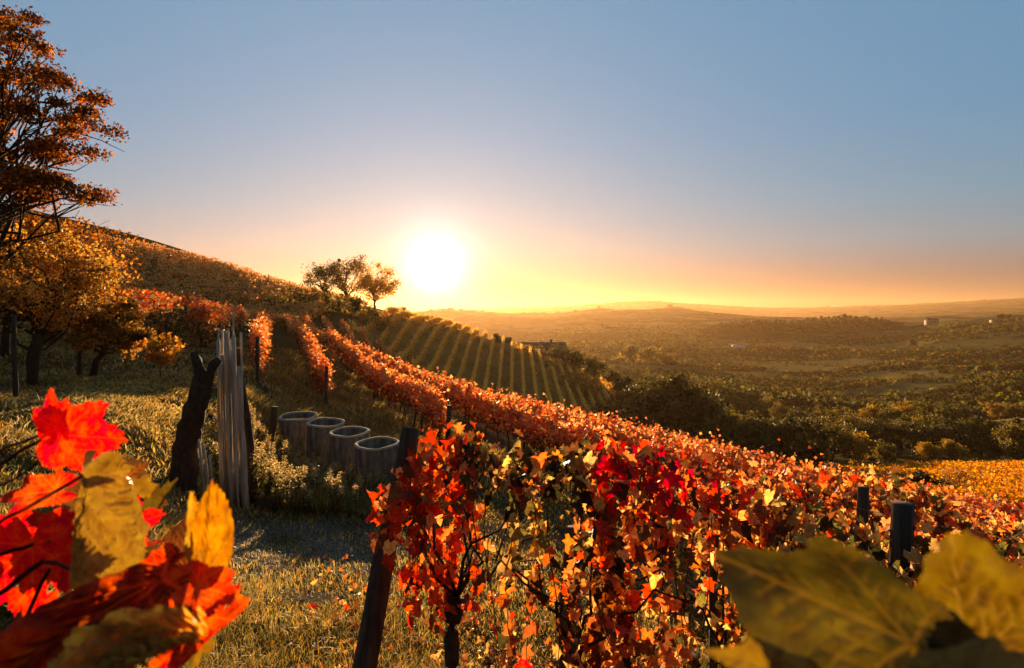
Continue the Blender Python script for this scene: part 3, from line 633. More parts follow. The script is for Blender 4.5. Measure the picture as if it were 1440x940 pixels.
hill_tree(487, 440, 126, 86, 72, 22, 2300, DG + GD, 'tallest, sparse dark-leaved tree in the group on the hill shoulder', group=g, ls=.32, clumps=34)
hill_tree(527, 441, 125, 72, 74, 23, 5200, GD2, 'round gold-lit tree at the right of the group on the hill shoulder', group=g, ls=.28, clumps=44)
for i, (px, py, w_, h_) in enumerate([(405, 442, 50, 34), (435, 446, 46, 38), (465, 448, 52, 42), (498, 446, 44, 34), (520, 444, 36, 26), (540, 442, 34, 18), (385, 440, 40, 22)]):
    hill_tree(px, py, 112 + i % 3 * 2, h_, w_, 30 + i, 750, DG + [(.25, .13, .03)], f'dark shrub of the thicket at the foot of the left hill, {ORD[i]} of seven', 'shrub', 'shrub', 22, .4, 'shrubs of the thicket', .05, 1, .45)
DG = DG_
hill_tree(569, 448, 148, 19, 22, 41, 900, [(.2, .14, .03), (.3, .18, .04)], 'lone round bush on the skyline directly below the sun', 'shrub', 'bush', 16, .4, None, .05)
hill_tree(551, 447, 146, 10, 14, 42, 400, [(.2, .14, .03)], 'low bush just left of the lone round bush on the skyline', 'shrub', 'bush', 10, .4, None, .05)
# around the farmhouse
hill_tree(699, 488, 152, 20, 13, 43, 500, DG, 'little dark tree rising from the crest of the golden vineyard', clumps=12, ls=.4)
hill_tree(812, 512, 172, 35, 12, 44, 1200, [(.04, .04, .015), (.07, .06, .02)], 'narrow upright dark conifer right of the farmhouse', 'cypress_tree', 'cypress', 14, .45, None, .12)
bushes = [(738, 510, 30, 30, GD), (757, 520, 38, 34, DG + GD), (785, 520, 42, 36, DG), (806, 524, 40, 30, DG), (838, 528, 44, 40, DG), (862, 528, 30, 32, DG), (770, 540, 44, 36, GD), (800, 556, 46, 34, [(.4, .17, .05), (.3, .2, .05)]), (826, 560, 44, 34, [(.45, .18, .05), (.3, .15, .05)]), (880, 545, 34, 34, DG), (852, 590, 40, 34, [(.4, .16, .05)] + DG), (897, 540, 30, 36, DG)]
for i, (px, py, w_, h_, cl_) in enumerate(bushes):
    hill_tree(px, py, 166 - (py - 510) * .7, h_, w_, 50 + i, 1300, cl_, f'{"golden" if cl_ is GD else "rusty" if cl_[0][0] > .35 else "dark"} bush on the slope below the farmhouse, {ORD[i]} counting down from the golden vineyard', 'shrub', 'bush', 20, .42, 'bushes below the farmhouse', .06, 1, .45)
# valley trees between the red field and the far wood
GN = [(.07, .06, .018), (.10, .08, .02), (.05, .045, .015)]; GO = [(.22, .15, .03), (.16, .12, .028), (.10, .08, .02)]; YE = [(.42, .24, .04), (.3, .18, .035)]
variants = {}
for nm, cl_, sd in (('dark green', GN, 70), ('olive', GO, 74), ('golden', YE, 78)):
    for v_ in range(3):
        h = 9.0; variants[nm, v_] = tree_meshes(sd + v_, h, (0, 0, 5.2), (3.9, 3.7, 3.6), .24, 30, 3600, .40, cl_, np.ones(len(cl_)), .40, .85, T_DIA, 1.6)
VT = [  # px, py of the base, metres, height px, tint
 (905, 620, 100, 85, 0), (940, 620, 105, 100, 0), (972, 622, 108, 96, 0), (925, 600, 125, 84, 0), (990, 610, 125, 66, 0), (885, 590, 128, 56, 0), (1010, 640, 95, 66, 1), (1040, 650, 92, 70, 1), (1072, 655, 90, 68, 0), (1100, 655, 92, 74, 0), (1128, 662, 95, 72, 0),
 (1020, 615, 130, 48, 1), (1060, 622, 128, 50, 1), (1150, 650, 106, 62, 0), (1170, 652, 110, 66, 1), (1205, 650, 108, 48, 2), (1195, 640, 125, 60, 1), (1235, 645, 122, 60, 0), (1262, 645, 124, 56, 0), (1290, 640, 128, 62, 1), (1245, 650, 108, 34, 1), (1320, 645, 118, 56, 0),
 (1345, 640, 124, 58, 0), (1380, 642, 116, 60, 0), (1405, 646, 112, 56, 1), (1432, 652, 104, 62, 1), (1460, 650, 108, 62, 0), (1305, 650, 104, 32, 2), (1340, 652, 104, 34, 2), (1275, 602, 180, 36, 2), (1300, 600, 182, 36, 1), (1255, 612, 160, 40, 1), (1225, 610, 165, 38, 2), (1180, 612, 168, 40, 1), (1150, 612, 170, 40, 1),
 (1100, 606, 180, 40, 1), (1125, 615, 160, 40, 0), (1325, 606, 170, 30, 1), (1398, 580, 215, 26, 2), (1418, 580, 215, 24, 1), (1440, 580, 213, 26, 1), (1460, 580, 213, 26, 1), (1420, 628, 138, 40, 0), (1370, 622, 145, 36, 0), (1275, 628, 142, 40, 0), (1210, 628, 145, 38, 0), (1080, 596, 205, 38, 1), (1040, 590, 215, 36, 1), (960, 560, 230, 40, 1),
 (930, 550, 250, 34, 1), (1000, 572, 235, 40, 1), (900, 545, 210, 36, 0), (915, 565, 170, 44, 0), (1120, 636, 135, 44, 1), (1150, 632, 138, 46, 1), (1090, 632, 138, 46, 0), (1055, 640, 120, 46, 1)]
TN = ['dark green', 'olive', 'golden']; cnt = {}
VT = sorted(VT)
for i, (px, py, Y, hp, ti) in enumerate(VT):
    x = (px - 720) / F * Y; h = hp * Y / F; z = min(-(py - 440) / F * Y, float(H(x, Y, False)) - .1); nm = TN[ti]; cnt[nm] = cnt.get(nm, 0) + 1
    place_tree(variants[nm, i % 3], x, Y, f'{nm} broadleaf tree in the valley wood, {ORD[cnt[nm]-1]} {nm} one from the left' if cnt[nm] <= 36 else f'{nm} broadleaf tree at the right end of the valley wood', 'broadleaf_tree', 'tree', 'trees of the valley wood', h / 9.0 * 1.05, i * 1.7, z, .96)
# shrubs on the orange field
hill_tree(1350, 692, 62, 34, 66, 95, 700, [(.2, .09, .03), (.3, .14, .04)], 'half-bare spreading shrub on the orange field', 'shrub', 'shrub', 26, .14, None, .1, 3)
hill_tree(1293, 686, 64, 28, 36, 96, 1700, [(.04, .035, .015), (.07, .05, .02)], 'dark round bush left of the half-bare shrub on the orange field', 'shrub', 'bush', 18, .2, None, .05)
hill_tree(1325, 690, 63, 18, 40, 97, 1200, [(.04, .035, .015), (.07, .05, .02)], 'low dark bush touching the half-bare shrub on the orange field', 'shrub', 'bush', 18, .2, None, .05)
# low vines of the orange field
rng = np.random.default_rng(81); n = 42000; px = rng.uniform(1180, 1560, n); Y = rng.uniform(54, 100, n); x = (px - 720) / F * Y; kk = np.abs((x * .35 + Y * .94) / 2.3 % 1 - .5) < .3
x, Y = x[kk], Y[kk]; n = len(x); z = H(x, Y, False) + rng.uniform(.05, .95, n)
V, Fs, Cc = leaves(np.column_stack([x, Y, z]), rng.uniform(.16, .34, n), palette(n, [(.5, .2, .03), (.42, .14, .025), (.55, .3, .05)], [1, .6, .5], rng), T_DIA, rng)
o = link('low_vines', mesh_data('low_vines', V, Fs, M_GOLD, Cc)); tag(o, 'low glowing orange vines covering the small field in the valley', 'vines', None, 'stuff')

# ------------------------------------------------------------------ the far plateau: woodland canopy and lone features
def canopy(name, pts, hts, rng, cols, per, label, cat, ls=.22):
    n = len(pts); i = np.repeat(np.arange(n), per); d = unit(rng.normal(0, 1, (n * per, 3))); d[:, 2] = np.abs(d[:, 2]) * 1.1 - .15
    h = hts[i]; q = pts[i] + d * (h * .5)[:, None] * np.array([1, 1, .85]) * rng.uniform(.6, 1.05, (n * per, 1)); q[:, 2] += h * .35
    tint = np.exp(rng.normal(0, .35, n))[i]; ct = palette(n, cols, np.ones(len(cols)), rng, .15)[i]
    V, Fs, Cc = leaves(q, h * ls * rng.uniform(.7, 1.4, n * per), np.clip(ct * tint[:, None], .005, .8), T_DIA, rng)
    o = link(name, mesh_data(name, V, Fs, M_FAR, Cc)); return tag(o, label, cat, None, 'stuff')
def scatter(n, pxr, Yr, rng, ok=None):
    px = rng.uniform(*pxr, n); Y = np.exp(rng.uniform(math.log(Yr[0]), math.log(Yr[1]), n)); x = (px - 720) / F * Y
    if ok is not None: k = ok(px, Y, x, rng); px, Y, x = px[k], Y[k], x[k]
    return np.column_stack([x, Y, H(x, Y)])
WC = [(.06, .058, .016), (.09, .08, .018), (.045, .045, .013), (.14, .11, .022)]
rng = np.random.default_rng(90)
# trees along the crests of the distant ridges
for nm, (xa, xb), (ya, yb), hh_, ct_, lb in (('ridge_trees', (600, 1010), (2800, 3050), (6, 13), 700, 'misty trees along the crest of the hill beyond the farmhouse'),
        ('far_ridge_trees', (740, 1600), (5850, 6100), (8, 17), 1500, 'faint trees along the farthest ridge')):
    p = scatter(ct_, (xa, xb), (ya, yb), rng, lambda px, Y, x, r: fbm(px / 25, Y * 0, 4.4, 3) > -.1); canopy(nm, p, rng.uniform(*hh_, len(p)), rng, WC[:3], 14, lb, 'trees', .3)
p = scatter(3600, (960, 1700), (225, 330), rng, lambda px, Y, x, r: r.random(len(px)) < np.clip((px - 960) / 80, 0, 1)); canopy('distant_wood', p, rng.uniform(4, 9, len(p)), rng, WC, 34, 'brown-green wood filling the valley floor below the plateau', 'wood')
def scrub_ok(px, Y, x, r):
    cr, ce = cell_rand(x, Y); rowy = np.abs(((x * .94 + Y * .34) / 9) % 1 - .5) < .28
    return (((cr > .5) & ((cr > .75) | rowy)) | ((ce < .045) & (cr < .9)) | (r.random(len(px)) < .03)) & (r.random(len(px)) < np.clip((px - 840) / 120, .45, 1))
p = scatter(21000, (780, 1700), (300, 1000), rng, lambda px, Y, x, r: scrub_ok(px, Y, x, r))
canopy('orchard_scrub', p, rng.uniform(1.6, 4.6, len(p)) * np.clip(fbm(p[:, 0] / 80, p[:, 1] / 80, 7, 3) + 1, .5, 1.6), rng, WC + [(.2, .13, .03)], 16, 'olive and gold scrub covering the far plateau', 'scrub', .34)
p = scatter(1500, (560, 1000), (620, 1500), rng, lambda px, Y, x, r: fbm(x / 150, Y / 150, 13, 3) > -.05); canopy('valley_woods', p, rng.uniform(4, 10, len(p)), rng, WC[:3], 12, 'hazy woods scattered over the misty valley hill beyond the farmhouse', 'woods', .35)
# ridge wood
px = rng.uniform(985, 1268, 1500); Y = rng.uniform(1080, 1280, 1500); x = (px - 720) / F * Y; hh = np.interp(px, [985, 1010, 1060, 1110, 1150, 1190, 1240, 1268], [10, 22, 26, 22, 26, 30, 20, 8]) * rng.uniform(.6, 1.1, 1500)
z = -(np.interp(px, [985, 1268], [470, 458]) - 440) / F * Y; z = np.minimum(z, H(x, Y) + 3); canopy('ridge_wood', np.column_stack([x, Y, z]), hh, rng, [(.035, .03, .012), (.05, .04, .014)], 26, 'dark wood along the ridge in front of the pale white house', 'wood')
hill_tree(1283, 494, 700, 17, 13, 98, 900, GN, 'single tall tree alone in the scrub of the plateau', clumps=14, ls=1.6)
hill_tree(1362, 545, 380, 16, 13, 99, 900, [(.75, .42, .05)], 'small bright yellow tree shining among the dark valley scrub', clumps=14, ls=1.1)
hill_tree(1407, 447, 950, 10, 9, 100, 500, GN, 'left one of two round trees on the right skyline', clumps=10, ls=2); hill_tree(1417, 447, 950, 9, 8, 101, 500, GN, 'right one of two round trees on the right skyline', clumps=10, ls=2)
for i, (px, py, w_, h_) in enumerate([(885, 512, 34, 26), (912, 505, 40, 30), (868, 520, 26, 18), (935, 512, 26, 20)]):
    hill_tree(px, py, 480, h_, w_, 110 + i, 1400, [(.3, .2, .05), (.2, .15, .04)], f'hazy golden tree on the near edge of the plateau, {ORD[i]} listed of four', clumps=20, ls=1.3, group='hazy golden trees', stem=.1)
# ------------------------------------------------------------------ buildings
def plain(name, col, rough=.9, emit=None):
    return solid_mat(name, [(.3, tuple(c * .8 for c in col)), (.7, tuple(min(.9, c * 1.15) for c in col))], 3, rough, .1)
M_STUCCO = plain('stucco', (.5, .42, .32)); M_ROOF = plain('roof_tile', (.16, .08, .05)); M_WHITE = plain('white_wall', (.8, .77, .72)); M_DARKGL = plain('window_dark', (.03, .03, .03), .2)
def house(x, y, w, d, h, rh, label, wall=M_STUCCO, name='farmhouse', z=None, rz=0, wins=4, ov=.5, chim=True, arch=False):
    z = float(H(x, y, False)) if z is None else z
    e = empty(name, (x, y, z), label, 'house', None, rz)
    v = np.array([(sx * w / 2, sy * d / 2, k) for k in (-2, h) for sx, sy in ((-1, -1), (1, -1), (1, 1), (-1, 1))] + [(-w / 2, 0, h + rh * .97), (w / 2, 0, h + rh * .97)])
    f4 = np.array([(0, 1, 5, 4), (2, 3, 7, 6), (3, 2, 1, 0)]); f5 = np.array([(1, 2, 6, 9, 5), (3, 0, 4, 8, 7)])
    build('wall', [(v, [f4, f5], np.zeros(3))], wall, e)
    a, b = w / 2 + ov, d / 2 + ov; dz = -ov * rh / (d / 2); t = .25
    pts = []
    for zt in (0, t): pts += [(-a, -b, h + dz + zt + .02), (a, -b, h + dz + zt + .02), (a, 0, h + rh + zt + .02), (-a, 0, h + rh + zt + .02), (a, b, h + dz + zt + .02), (-a, b, h + dz + zt + .02)]
    f = np.array([(6, 7, 8, 9), (9, 8, 10, 11), (1, 0, 3, 2), (2, 3, 5, 4), (0, 1, 7, 6), (4, 5, 11, 10), (1, 2, 8, 7), (2, 4, 10, 8), (3, 0, 6, 9), (5, 3, 9, 11)])
    rf = build('roof', [(np.array(pts), [f], np.zeros(3))], M_ROOF, e)
    if chim: build('chimney', [box(w * .2, 0, h + rh + .4, .8, .7, 1.6)], wall, rf)
    for i in range(wins):
        build('window', [box(-w / 2 + w * (i + .5) / wins, -d / 2 - .03, h * .55, w / wins * .35, .1, h * .4)], M_DARKGL, e)
    if arch:
        a_ = np.linspace(0, math.pi, 11); V = []
        for rr_, yy in ((1.25, 0), (1.0, 0), (1.25, .3), (1.0, .3)): V += [(3.4 * rr_ * math.cos(t), -d / 2 - .5 + yy, h * .35 + 2.1 * rr_ * math.sin(t)) for t in a_]
        V = np.array(V); n = 11; fs = []
        for i in range(n - 1): fs += [(i, i + 1, n + i + 1, n + i), (i, 2 * n + i, 2 * n + i + 1, i + 1), (n + i, n + i + 1, 3 * n + i + 1, 3 * n + i)]
        build('arched_gable', [(V + np.array([w * .25, 0, 0]), [np.array(fs)], np.zeros(3))], M_STUCCO, e)
    return e
s = 180 / F
house((762 - 720) * s, 180, 62 * s, 9, 4.2, 1.8, 'long dark farmhouse roof with arched gable behind the golden vineyard', z=-(511 - 440) * s, arch=True, wins=5)
house((706 - 720) * 165 / F, 168, 4.2, 4, 1.8, .9, 'small hipped shed roof peeking over the crest left of the farmhouse', z=-(489.5 - 440) * 168 / F, wins=1, chim=False, name='shed')
s = 1150 / F
house((1172 - 720) * s, 1150, 15 * s, 12, 6.5, 2.5, 'pale white house below the dark ridge wood', M_WHITE, z=-(468 - 440) * s, wins=3, name='house')
s = 1000 / F
house((1310 - 720) * s, 1000, 14 * s, 12, 8, 3.5, 'small brown house with pyramid-like roof on the skyline of the plateau', z=-(457 - 440) * s, name='house')
# white roof strip far away
x = (1040 - 720) / F * 760; z = -(489.5 - 440) / F * 760
o = build('greenhouse', [(np.array([(-8, 0, 0), (8, 0, -2.2), (8, 5, -2.2), (-8, 5, 0), (-8, 0, 2.6), (8, 0, .4), (8, 5, .4), (-8, 5, 2.6), (-8, 2.5, 3.6), (8, 2.5, 1.4)]),
     [np.array([(0, 1, 5, 4), (2, 3, 7, 6), (4, 5, 9, 8), (8, 9, 6, 7)]), np.array([(1, 2, 6, 9, 5), (3, 0, 4, 8, 7)])], np.zeros(3))], M_WHITE, None, False, (x, 760, z + 1)); tag(o, 'long white polytunnel lying on the far plateau', 'greenhouse')
# villages and towers on the distant ridge
for i, (px, py, Y, w_, h_) in enumerate([(842, 437, 2900, 12, 18), (942, 434, 2900, 24, 16), (1164, 434, 6000, 34, 22), (632, 438, 2900, 18, 14), (925, 425, 6000, 34, 16), (1400, 446, 960, 12, 3)]):
    x = (px - 720) / F * Y; house(x, Y, w_, 10, h_ * .7, h_ * .3, ['tower-like house on the misty ridge right of the farmhouse', 'hazy house on top of the misty knoll', 'faint house on the farthest ridge above the white house', 'faint house on the misty hill below the sun', 'faint long building on the farthest ridge', 'low shed beside the two skyline trees'][i], name='house', wins=0, chim=False)

# ------------------------------------------------------------------ concrete rings
def ring(cx, cy, zt, ro, ri, hh, label, seed):
    rng = np.random.default_rng(seed); n = 96; a = np.arange(n) / n * 2 * math.pi; prof = [(ro, -hh), (ro, -hh * .6), (ro, -hh * .3), (ro, -.035), (ri, -.035), (ri, -.3), (ri, -hh * .6), (ri, -hh)]
    V = []
    for r_, z_ in prof:
        w_ = 1 + .006 * np.array([fbm(np.cos(t) * 2 + seed, np.sin(t) * 2, z_ * 3, 3) for t in a]); V += [(r_ * ww * math.cos(t), r_ * ww * math.sin(t), z_ + .008 * math.sin(3 * t + seed)) for t, ww in zip(a, w_)]
    f = [(i * n + j, i * n + (j + 1) % n, (i + 1) * n + (j + 1) % n, (i + 1) * n + j) for i in range(len(prof) - 1) for j in range(n)]
    e = empty('concrete_ring', (cx, cy, zt - hh), label, 'concrete ring', 'concrete well rings in a row')
    o = link('shell', mesh_data('shell', np.array(V) + np.array([0, 0, hh]), np.array(f), M_CONC, np.zeros(3), False), e)
    rp_ = [(ro + .006, -.034), (ro + .008, -.01), (ro - .006, .0), (ri + .006, .0), (ri - .006, -.01), (ri - .004, -.034)]; V = []
    for r_, z_ in rp_:
        V += [(r_ * (1 + .012 * float(vnoise(t * 6, seed, 1))) * math.cos(t), r_ * (1 + .012 * float(vnoise(t * 6, seed, 1))) * math.sin(t), z_ + hh + .008 * math.sin(3 * t + seed) - .02 * max(0, float(vnoise(t * 4, seed + 5, 2)) - .72)) for t in a]
    f = [(i * n + j, i * n + (j + 1) % n, (i + 1) * n + (j + 1) % n, (i + 1) * n + j) for i in range(len(rp_) - 1) for j in range(n)]
    link('rim', mesh_data('rim', np.array(V), np.array(f), M_RIM, np.zeros(3)), e)
    e.rotation_euler = (R(4.2 + rng.uniform(-.8, .8)), R(rng.uniform(-1.5, 1.5)), 0)
    sv = [(0, 0, hh * .28)] + [((ri - .003) * math.cos(t), (ri - .003) * math.sin(t), hh * .28) for t in a]
    link('soil_fill', mesh_data('soil_fill', np.array(sv), np.array([(0, 1 + j, 1 + (j + 1) % n) for j in range(n)]), plain('dark_soil', (.03, .024, .018)), np.zeros(3)), e)
for i, (px, py, wp, Y, lb) in enumerate([(422, 583, 50, 13.6, 'concrete ring farthest back in the row, beside the short stake'), (458, 592, 50, 12.7, 'second concrete ring from the back of the row'), (494, 605, 54, 11.6, 'third concrete ring from the back, between two others'), (533, 621, 61, 10.6, 'concrete ring nearest the leaning post, largest looking of the four')]):
    c_ = P(px, py, Y); ro = wp * Y / F / 2; ring(c_[0], c_[1], c_[2], ro, ro - .045, 1.15, lb, i)

# ------------------------------------------------------------------ dead trunk, cane bundle, boards, stakes
rng = np.random.default_rng(17)
b = P(254, 700, 8.0); b[2] = float(H(b[0], b[1], False)) - .1; q = lambda px, py, Y=8.0: P(px, py, Y) - b
e = empty('dead_vine_stump', b, 'thick dark leaning dead trunk with forked top beside the cane bundle', 'dead trunk')
pts = np.array([np.zeros(3), q(258, 660), q(265, 620), q(274, 580), q(284, 550), q(290, 530)]); pts[1:, 1] += rng.normal(0, .03, 5)
build('trunk', [tube(np.concatenate([wob(pts[i], pts[i + 1], 5, .012, rng)[:-1] for i in range(5)] + [pts[-1:]]), np.interp(np.arange(21), [0, 5, 12, 20], [.2, .165, .14, .125]), 18, .05, rng)], M_BARK, e, True)
build('branch_stub', [tube(wob(q(289, 538), q(272, 496), 5, .012, rng), [.10, .075, .06, .06, .04], 9, .15, rng)], M_BARK, e, True)
build('branch_stub', [tube(wob(q(289, 540), q(308, 505), 5, .012, rng), [.10, .07, .06, .065, .04], 9, .15, rng)], M_BARK, e, True)
e = empty('cane_bundle', P(322, 690, 8.25), 'tall upright bundle of pale dry canes next to the dead trunk', 'cane bundle'); b2 = np.array(e.location); b2[2] = float(H(b2[0], b2[1], False)); e.location = b2
for i in range(40):
    u = rng.normal(0, 1); u_ = rng.random(); bx = P(310 + 26 * u_, 690, 8.25 + rng.uniform(-.12, .12)) ; bx[2] = b2[2] - .05
    tx = P(305 + 24 * u_ + rng.uniform(-2, 2), rng.choice([465, 470, 480, 500, 502, 505]) + rng.uniform(-4, 6), 8.25 + rng.uniform(-.14, .14)); build('cane', [tube(wob(bx - b2, tx - b2, 5, .006, rng), rng.uniform(.011, .018), 6)], M_CANE, e, True)
def leanpole(name, a, bq, r, label, mat=M_POST, group=None, cat='pole', sides=8):
    a = np.array(a); a[2] = float(H(a[0], a[1], False)) - .05; bq = np.array(bq)
    o = build(name, [tube(wob(np.zeros(3), bq - a, 6, r * .15, rng), np.linspace(r * 1.1, r * .9, 6), sides, .05, rng)], mat, None, True, a); return tag(o, label, cat, group)
leanpole('wooden_pole', P(360, 665, 8.6), P(333, 490, 8.4), .06, 'dark round pole leaning against the right side of the cane bundle')
leanpole('wooden_board', P(345, 690, 8.3), P(334, 515, 8.35), .055, 'grey board leaning beside the cane bundle', M_CANE, sides=4)
leanpole('wooden_pole', P(331, 680, 8.4), P(328, 434, 8.4), .014, 'tall thin stick rising highest out of the cane bundle', M_CANE)
leanpole('wooden_pole', P(343, 680, 8.4), P(339, 468, 8.4), .02, 'pale stick standing at the right edge of the cane bundle', M_CANE)
for i, (x0, x1, y1) in enumerate(((290, 279, 618), (296, 286, 625), (302, 295, 640))): leanpole('broken_cane', P(x0, 690, 7.9), P(x1, y1, 7.95), .018, ['short pale broken cane closest to the dead trunk', 'short pale broken cane in the middle of three', 'short pale broken cane closest to the bundle'][i], M_CANE, 'short broken canes')
leanpole('short_stake', P(378, 640, 12.2), P(386, 572, 12.2), .07, 'short dark stake standing left of the hindmost concrete ring')
leanpole('thin_pole', P(22, 568, 12), P(20, 443, 12), .045, 'thin pole in the grass at the far left edge', M_POST); leanpole('thin_pole', P(111, 532, 17), P(114, 448, 17), .05, 'thin pole in front of the small leaning tree', M_POST)
leanpole('old_stump_post', P(46, 512, 14.5), P(52, 470, 14.5), .1, 'short crooked dark stump behind the thin pole at the left', M_BARK)
for i, px in enumerate((412, 428, 444, 490)): leanpole('fence_stake', P(px, 476 + i * 3, 92), P(px, 458 + i * 3, 92), .09, f'slim stake on the dark bank above the red vineyard, {ORD[i]} from the left', M_POST, 'stakes on the dark bank')

# ------------------------------------------------------------------ grass and weeds
def blades(name, n, area, hgt, cols, w, label, seed, wid=.006):
    rng = np.random.default_rng(seed); x, y, hs = area(n, rng); n = len(x); z = H(x, y); r = np.hypot(x, y)
    h = hgt * hs * rng.uniform(.5, 1.3, n); lean = rng.normal(0, .45, (n, 2)) + .25 * np.column_stack([fbm(x, y, 1, 2), fbm(x, y, 5, 2)]); a = rng.uniform(0, math.pi, n); wv = (wid * np.clip(r / 5, .8, 5))[:, None] * np.column_stack([np.cos(a), np.sin(a), 0 * a])
    p0 = np.column_stack([x, y, z - .01]); mid = p0 + np.column_stack([lean * h[:, None] * .35, h * .6]); tip = p0 + np.column_stack([lean * h[:, None] * 1.1, h * .92])
    V = np.stack([p0 - wv, p0 + wv, mid + wv * .7, mid - wv * .7, tip], 1).reshape(-1, 3); i = (np.arange(n) * 5)[:, None]
    tone = np.exp(.5 * fbm(x * .7, y * .7, 3, 3))[:, None]
    c = np.repeat(palette(n, cols, w, rng, .25) * tone, 5, axis=0)
    o = link(name, mesh_data(name, V, [i + np.array([[0, 1, 2, 3]]), i + np.array([[3, 2, 4]])], M_GRASSBLADE, c)); return tag(o, label, 'grass', None, 'stuff')
STRAW, GRN, OCH, GRY = (.36, .25, .10), (.10, .10, .03), (.38, .24, .06), (.22, .20, .16)
def inpatch(x, y): return np.exp(-(((x + 2.2) / 1.9) ** 2 + ((y - 6.9) / 1.4) ** 2) ** 2)
def area_short(n, rng):
    px = rng.uniform(-60, 1300, n); Y = np.exp(rng.uniform(math.log(2.2), math.log(22), n)); x = (px - 720) / F * Y; k = (x > -.28 * Y - 3.2) & (x < 3.2 + .1 * Y) & (rng.random(n) > inpatch(x, Y) * .75) & (rng.random(n) > 1.1 * sm(7, 9, Y) * sm(.08, .3, fbm(x * .55, Y * .55, 21))); return x[k], Y[k], np.ones(k.sum()) * (1 + 1.1 * fbm(x[k] * 1.2, Y[k] * 1.2, 8, 2))
blades('grass', 150000, area_short, .07, [STRAW, GRN, OCH], [.3, .4, .4], 'short golden-green grass between the vines', 1, .0045)
def area_patch(n, rng): x = rng.normal(-2.2, 1.3, n); y = rng.normal(6.9, 1.0, n); return x, y, np.ones(n) * .7
blades('cut_grass', 22000, area_patch, .05, [GRY, STRAW, (.12, .11, .08)], [1, .3, .6], 'greyish trodden cut grass before the tall weeds', 2, .003)
def area_tall(n, rng):
    px = rng.uniform(-80, 420, n); Y = np.exp(rng.uniform(math.log(3.5), math.log(38), n)); x = (px - 720) / F * Y; s_ = x * P_[0] + Y * P_[1]
    track = (np.abs(Y - (18.2 - .18 * (x + 8))) < 1.5 * (x < -5)) | (fbm(x * .5, Y * .5, 31, 3) > .2)
    k = (x < -.24 * Y - 1.7) & ~(track & (rng.random(n) > .12)) & ~((np.abs(s_ - .75) < .9) & (Y > 18) & (rng.random(n) > .25)); return x[k], Y[k], 1 + .8 * fbm(x[k] * .8, Y[k] * .8, 8, 3)
blades('tall_dry_grass', 150000, area_tall, .115, [STRAW, OCH, GRN, (.5, .36, .14)], [.4, .4, .3, .2], 'tall golden dry grass on the left bank', 3, .007)
def area_weed(n, rng):
    px = rng.uniform(310, 600, n); Y = rng.uniform(8.6, 16, n); x = (px - 720) / F * Y; k = np.ones(n, bool)
    for a_, b_ in RC: k &= np.hypot(x - a_, Y - b_) > .47
    return x[k], Y[k], 1 + .8 * fbm(x[k] * .9, Y[k] * .9, 8, 3)
RC = [tuple(P(px, 600, Y)[:2]) for px, Y in ((422, 13.6), (458, 12.7), (494, 11.6), (533, 10.6))]
blades('rank_grass', 60000, area_weed, .3, [STRAW, OCH, GRN, (.12, .1, .04)], [.3, .3, .5, .4], 'rank dark-green and straw grass around the concrete rings', 4, .004)
def area_head(n, rng):
    px = rng.uniform(380, 760, n); Y = rng.uniform(13, 34, n); x = (px - 720) / F * Y; s_ = x * P_[0] + Y * P_[1]; k = np.abs(s_ - 2.5) < 4
    return x[k], Y[k], 1 + .8 * fbm(x[k] * .6, Y[k] * .6, 8, 3)
blades('headland_grass', 60000, area_head, .3, [STRAW, OCH, GRN], [.5, .5, .4], 'golden grass along the ends of the vine rows', 5, .006)
rng = np.random.default_rng(77); n = 1500; px = rng.uniform(430, 1050, n); Y = rng.uniform(2.9, 8, n); x = (px - 720) / F * Y; kk = rng.random(n) < np.exp(-((Y - 3.6) / 2.2) ** 2); x, Y = x[kk], Y[kk]; n = len(x)
V, Fs, Cc = leaves(np.column_stack([x, Y, H(x, Y) + .035]), rng.uniform(.03, .08, n), palette(n, [BRN, ORG, YEL, RED], [1, .5, .4, .2], rng), T_VINE, rng, (0, 0, .1), 1, 0)
o = link('fallen_leaves', mesh_data('fallen_leaves', V, Fs, M_LEAF, Cc)); tag(o, 'fallen vine leaves lying in the grass under the near row', 'leaves', None, 'stuff')
# tall weeds with seed heads
def weed_mesh(seed):
    rng = np.random.default_rng(seed); h = 1.0; parts = []; top = np.array([rng.normal(0, .08), rng.normal(0, .08), h]); st = wob((0, 0, -.05), top, 7, .015, rng)
    V, fs, _ = tube(st, np.linspace(.006, .003, 7), 4); parts.append((V, fs, (.13, .1, .04)))
    n = 70; t = rng.uniform(.12, .8, n); pos = np.column_stack([np.interp(t, np.linspace(0, 1, 7), st[:, k]) for k in range(3)]); parts.append(leaves(pos, rng.uniform(.05, .11, n), palette(n, [GRN, OCH, (.14, .1, .04)], [1, .5, .7], rng), T_OVAL, rng, (0, 0, .5), .9))
    n = 150; t = rng.uniform(.72, 1.02, n); pos = np.column_stack([np.interp(t, np.linspace(0, 1, 7), st[:, k]) for k in range(3)]) + rng.normal(0, .025, (n, 3)) * (1.3 - t)[:, None] * 4; parts.append(leaves(pos, rng.uniform(.015, .04, n), palette(n, [(.55, .4, .18), (.4, .28, .1)], [1, .7], rng), T_DIA, rng, (0, 0, .6), .9))
    V, Fs, Cc = merge(parts); return mesh_data('tall_weed', V, Fs, M_GRASSBLADE, Cc)
wm = [weed_mesh(200 + i) for i in range(6)]
rng = np.random.default_rng(66)
wl = 'feathery seed-headed weed in the thicket in front of and beside the concrete rings'
cand = 0
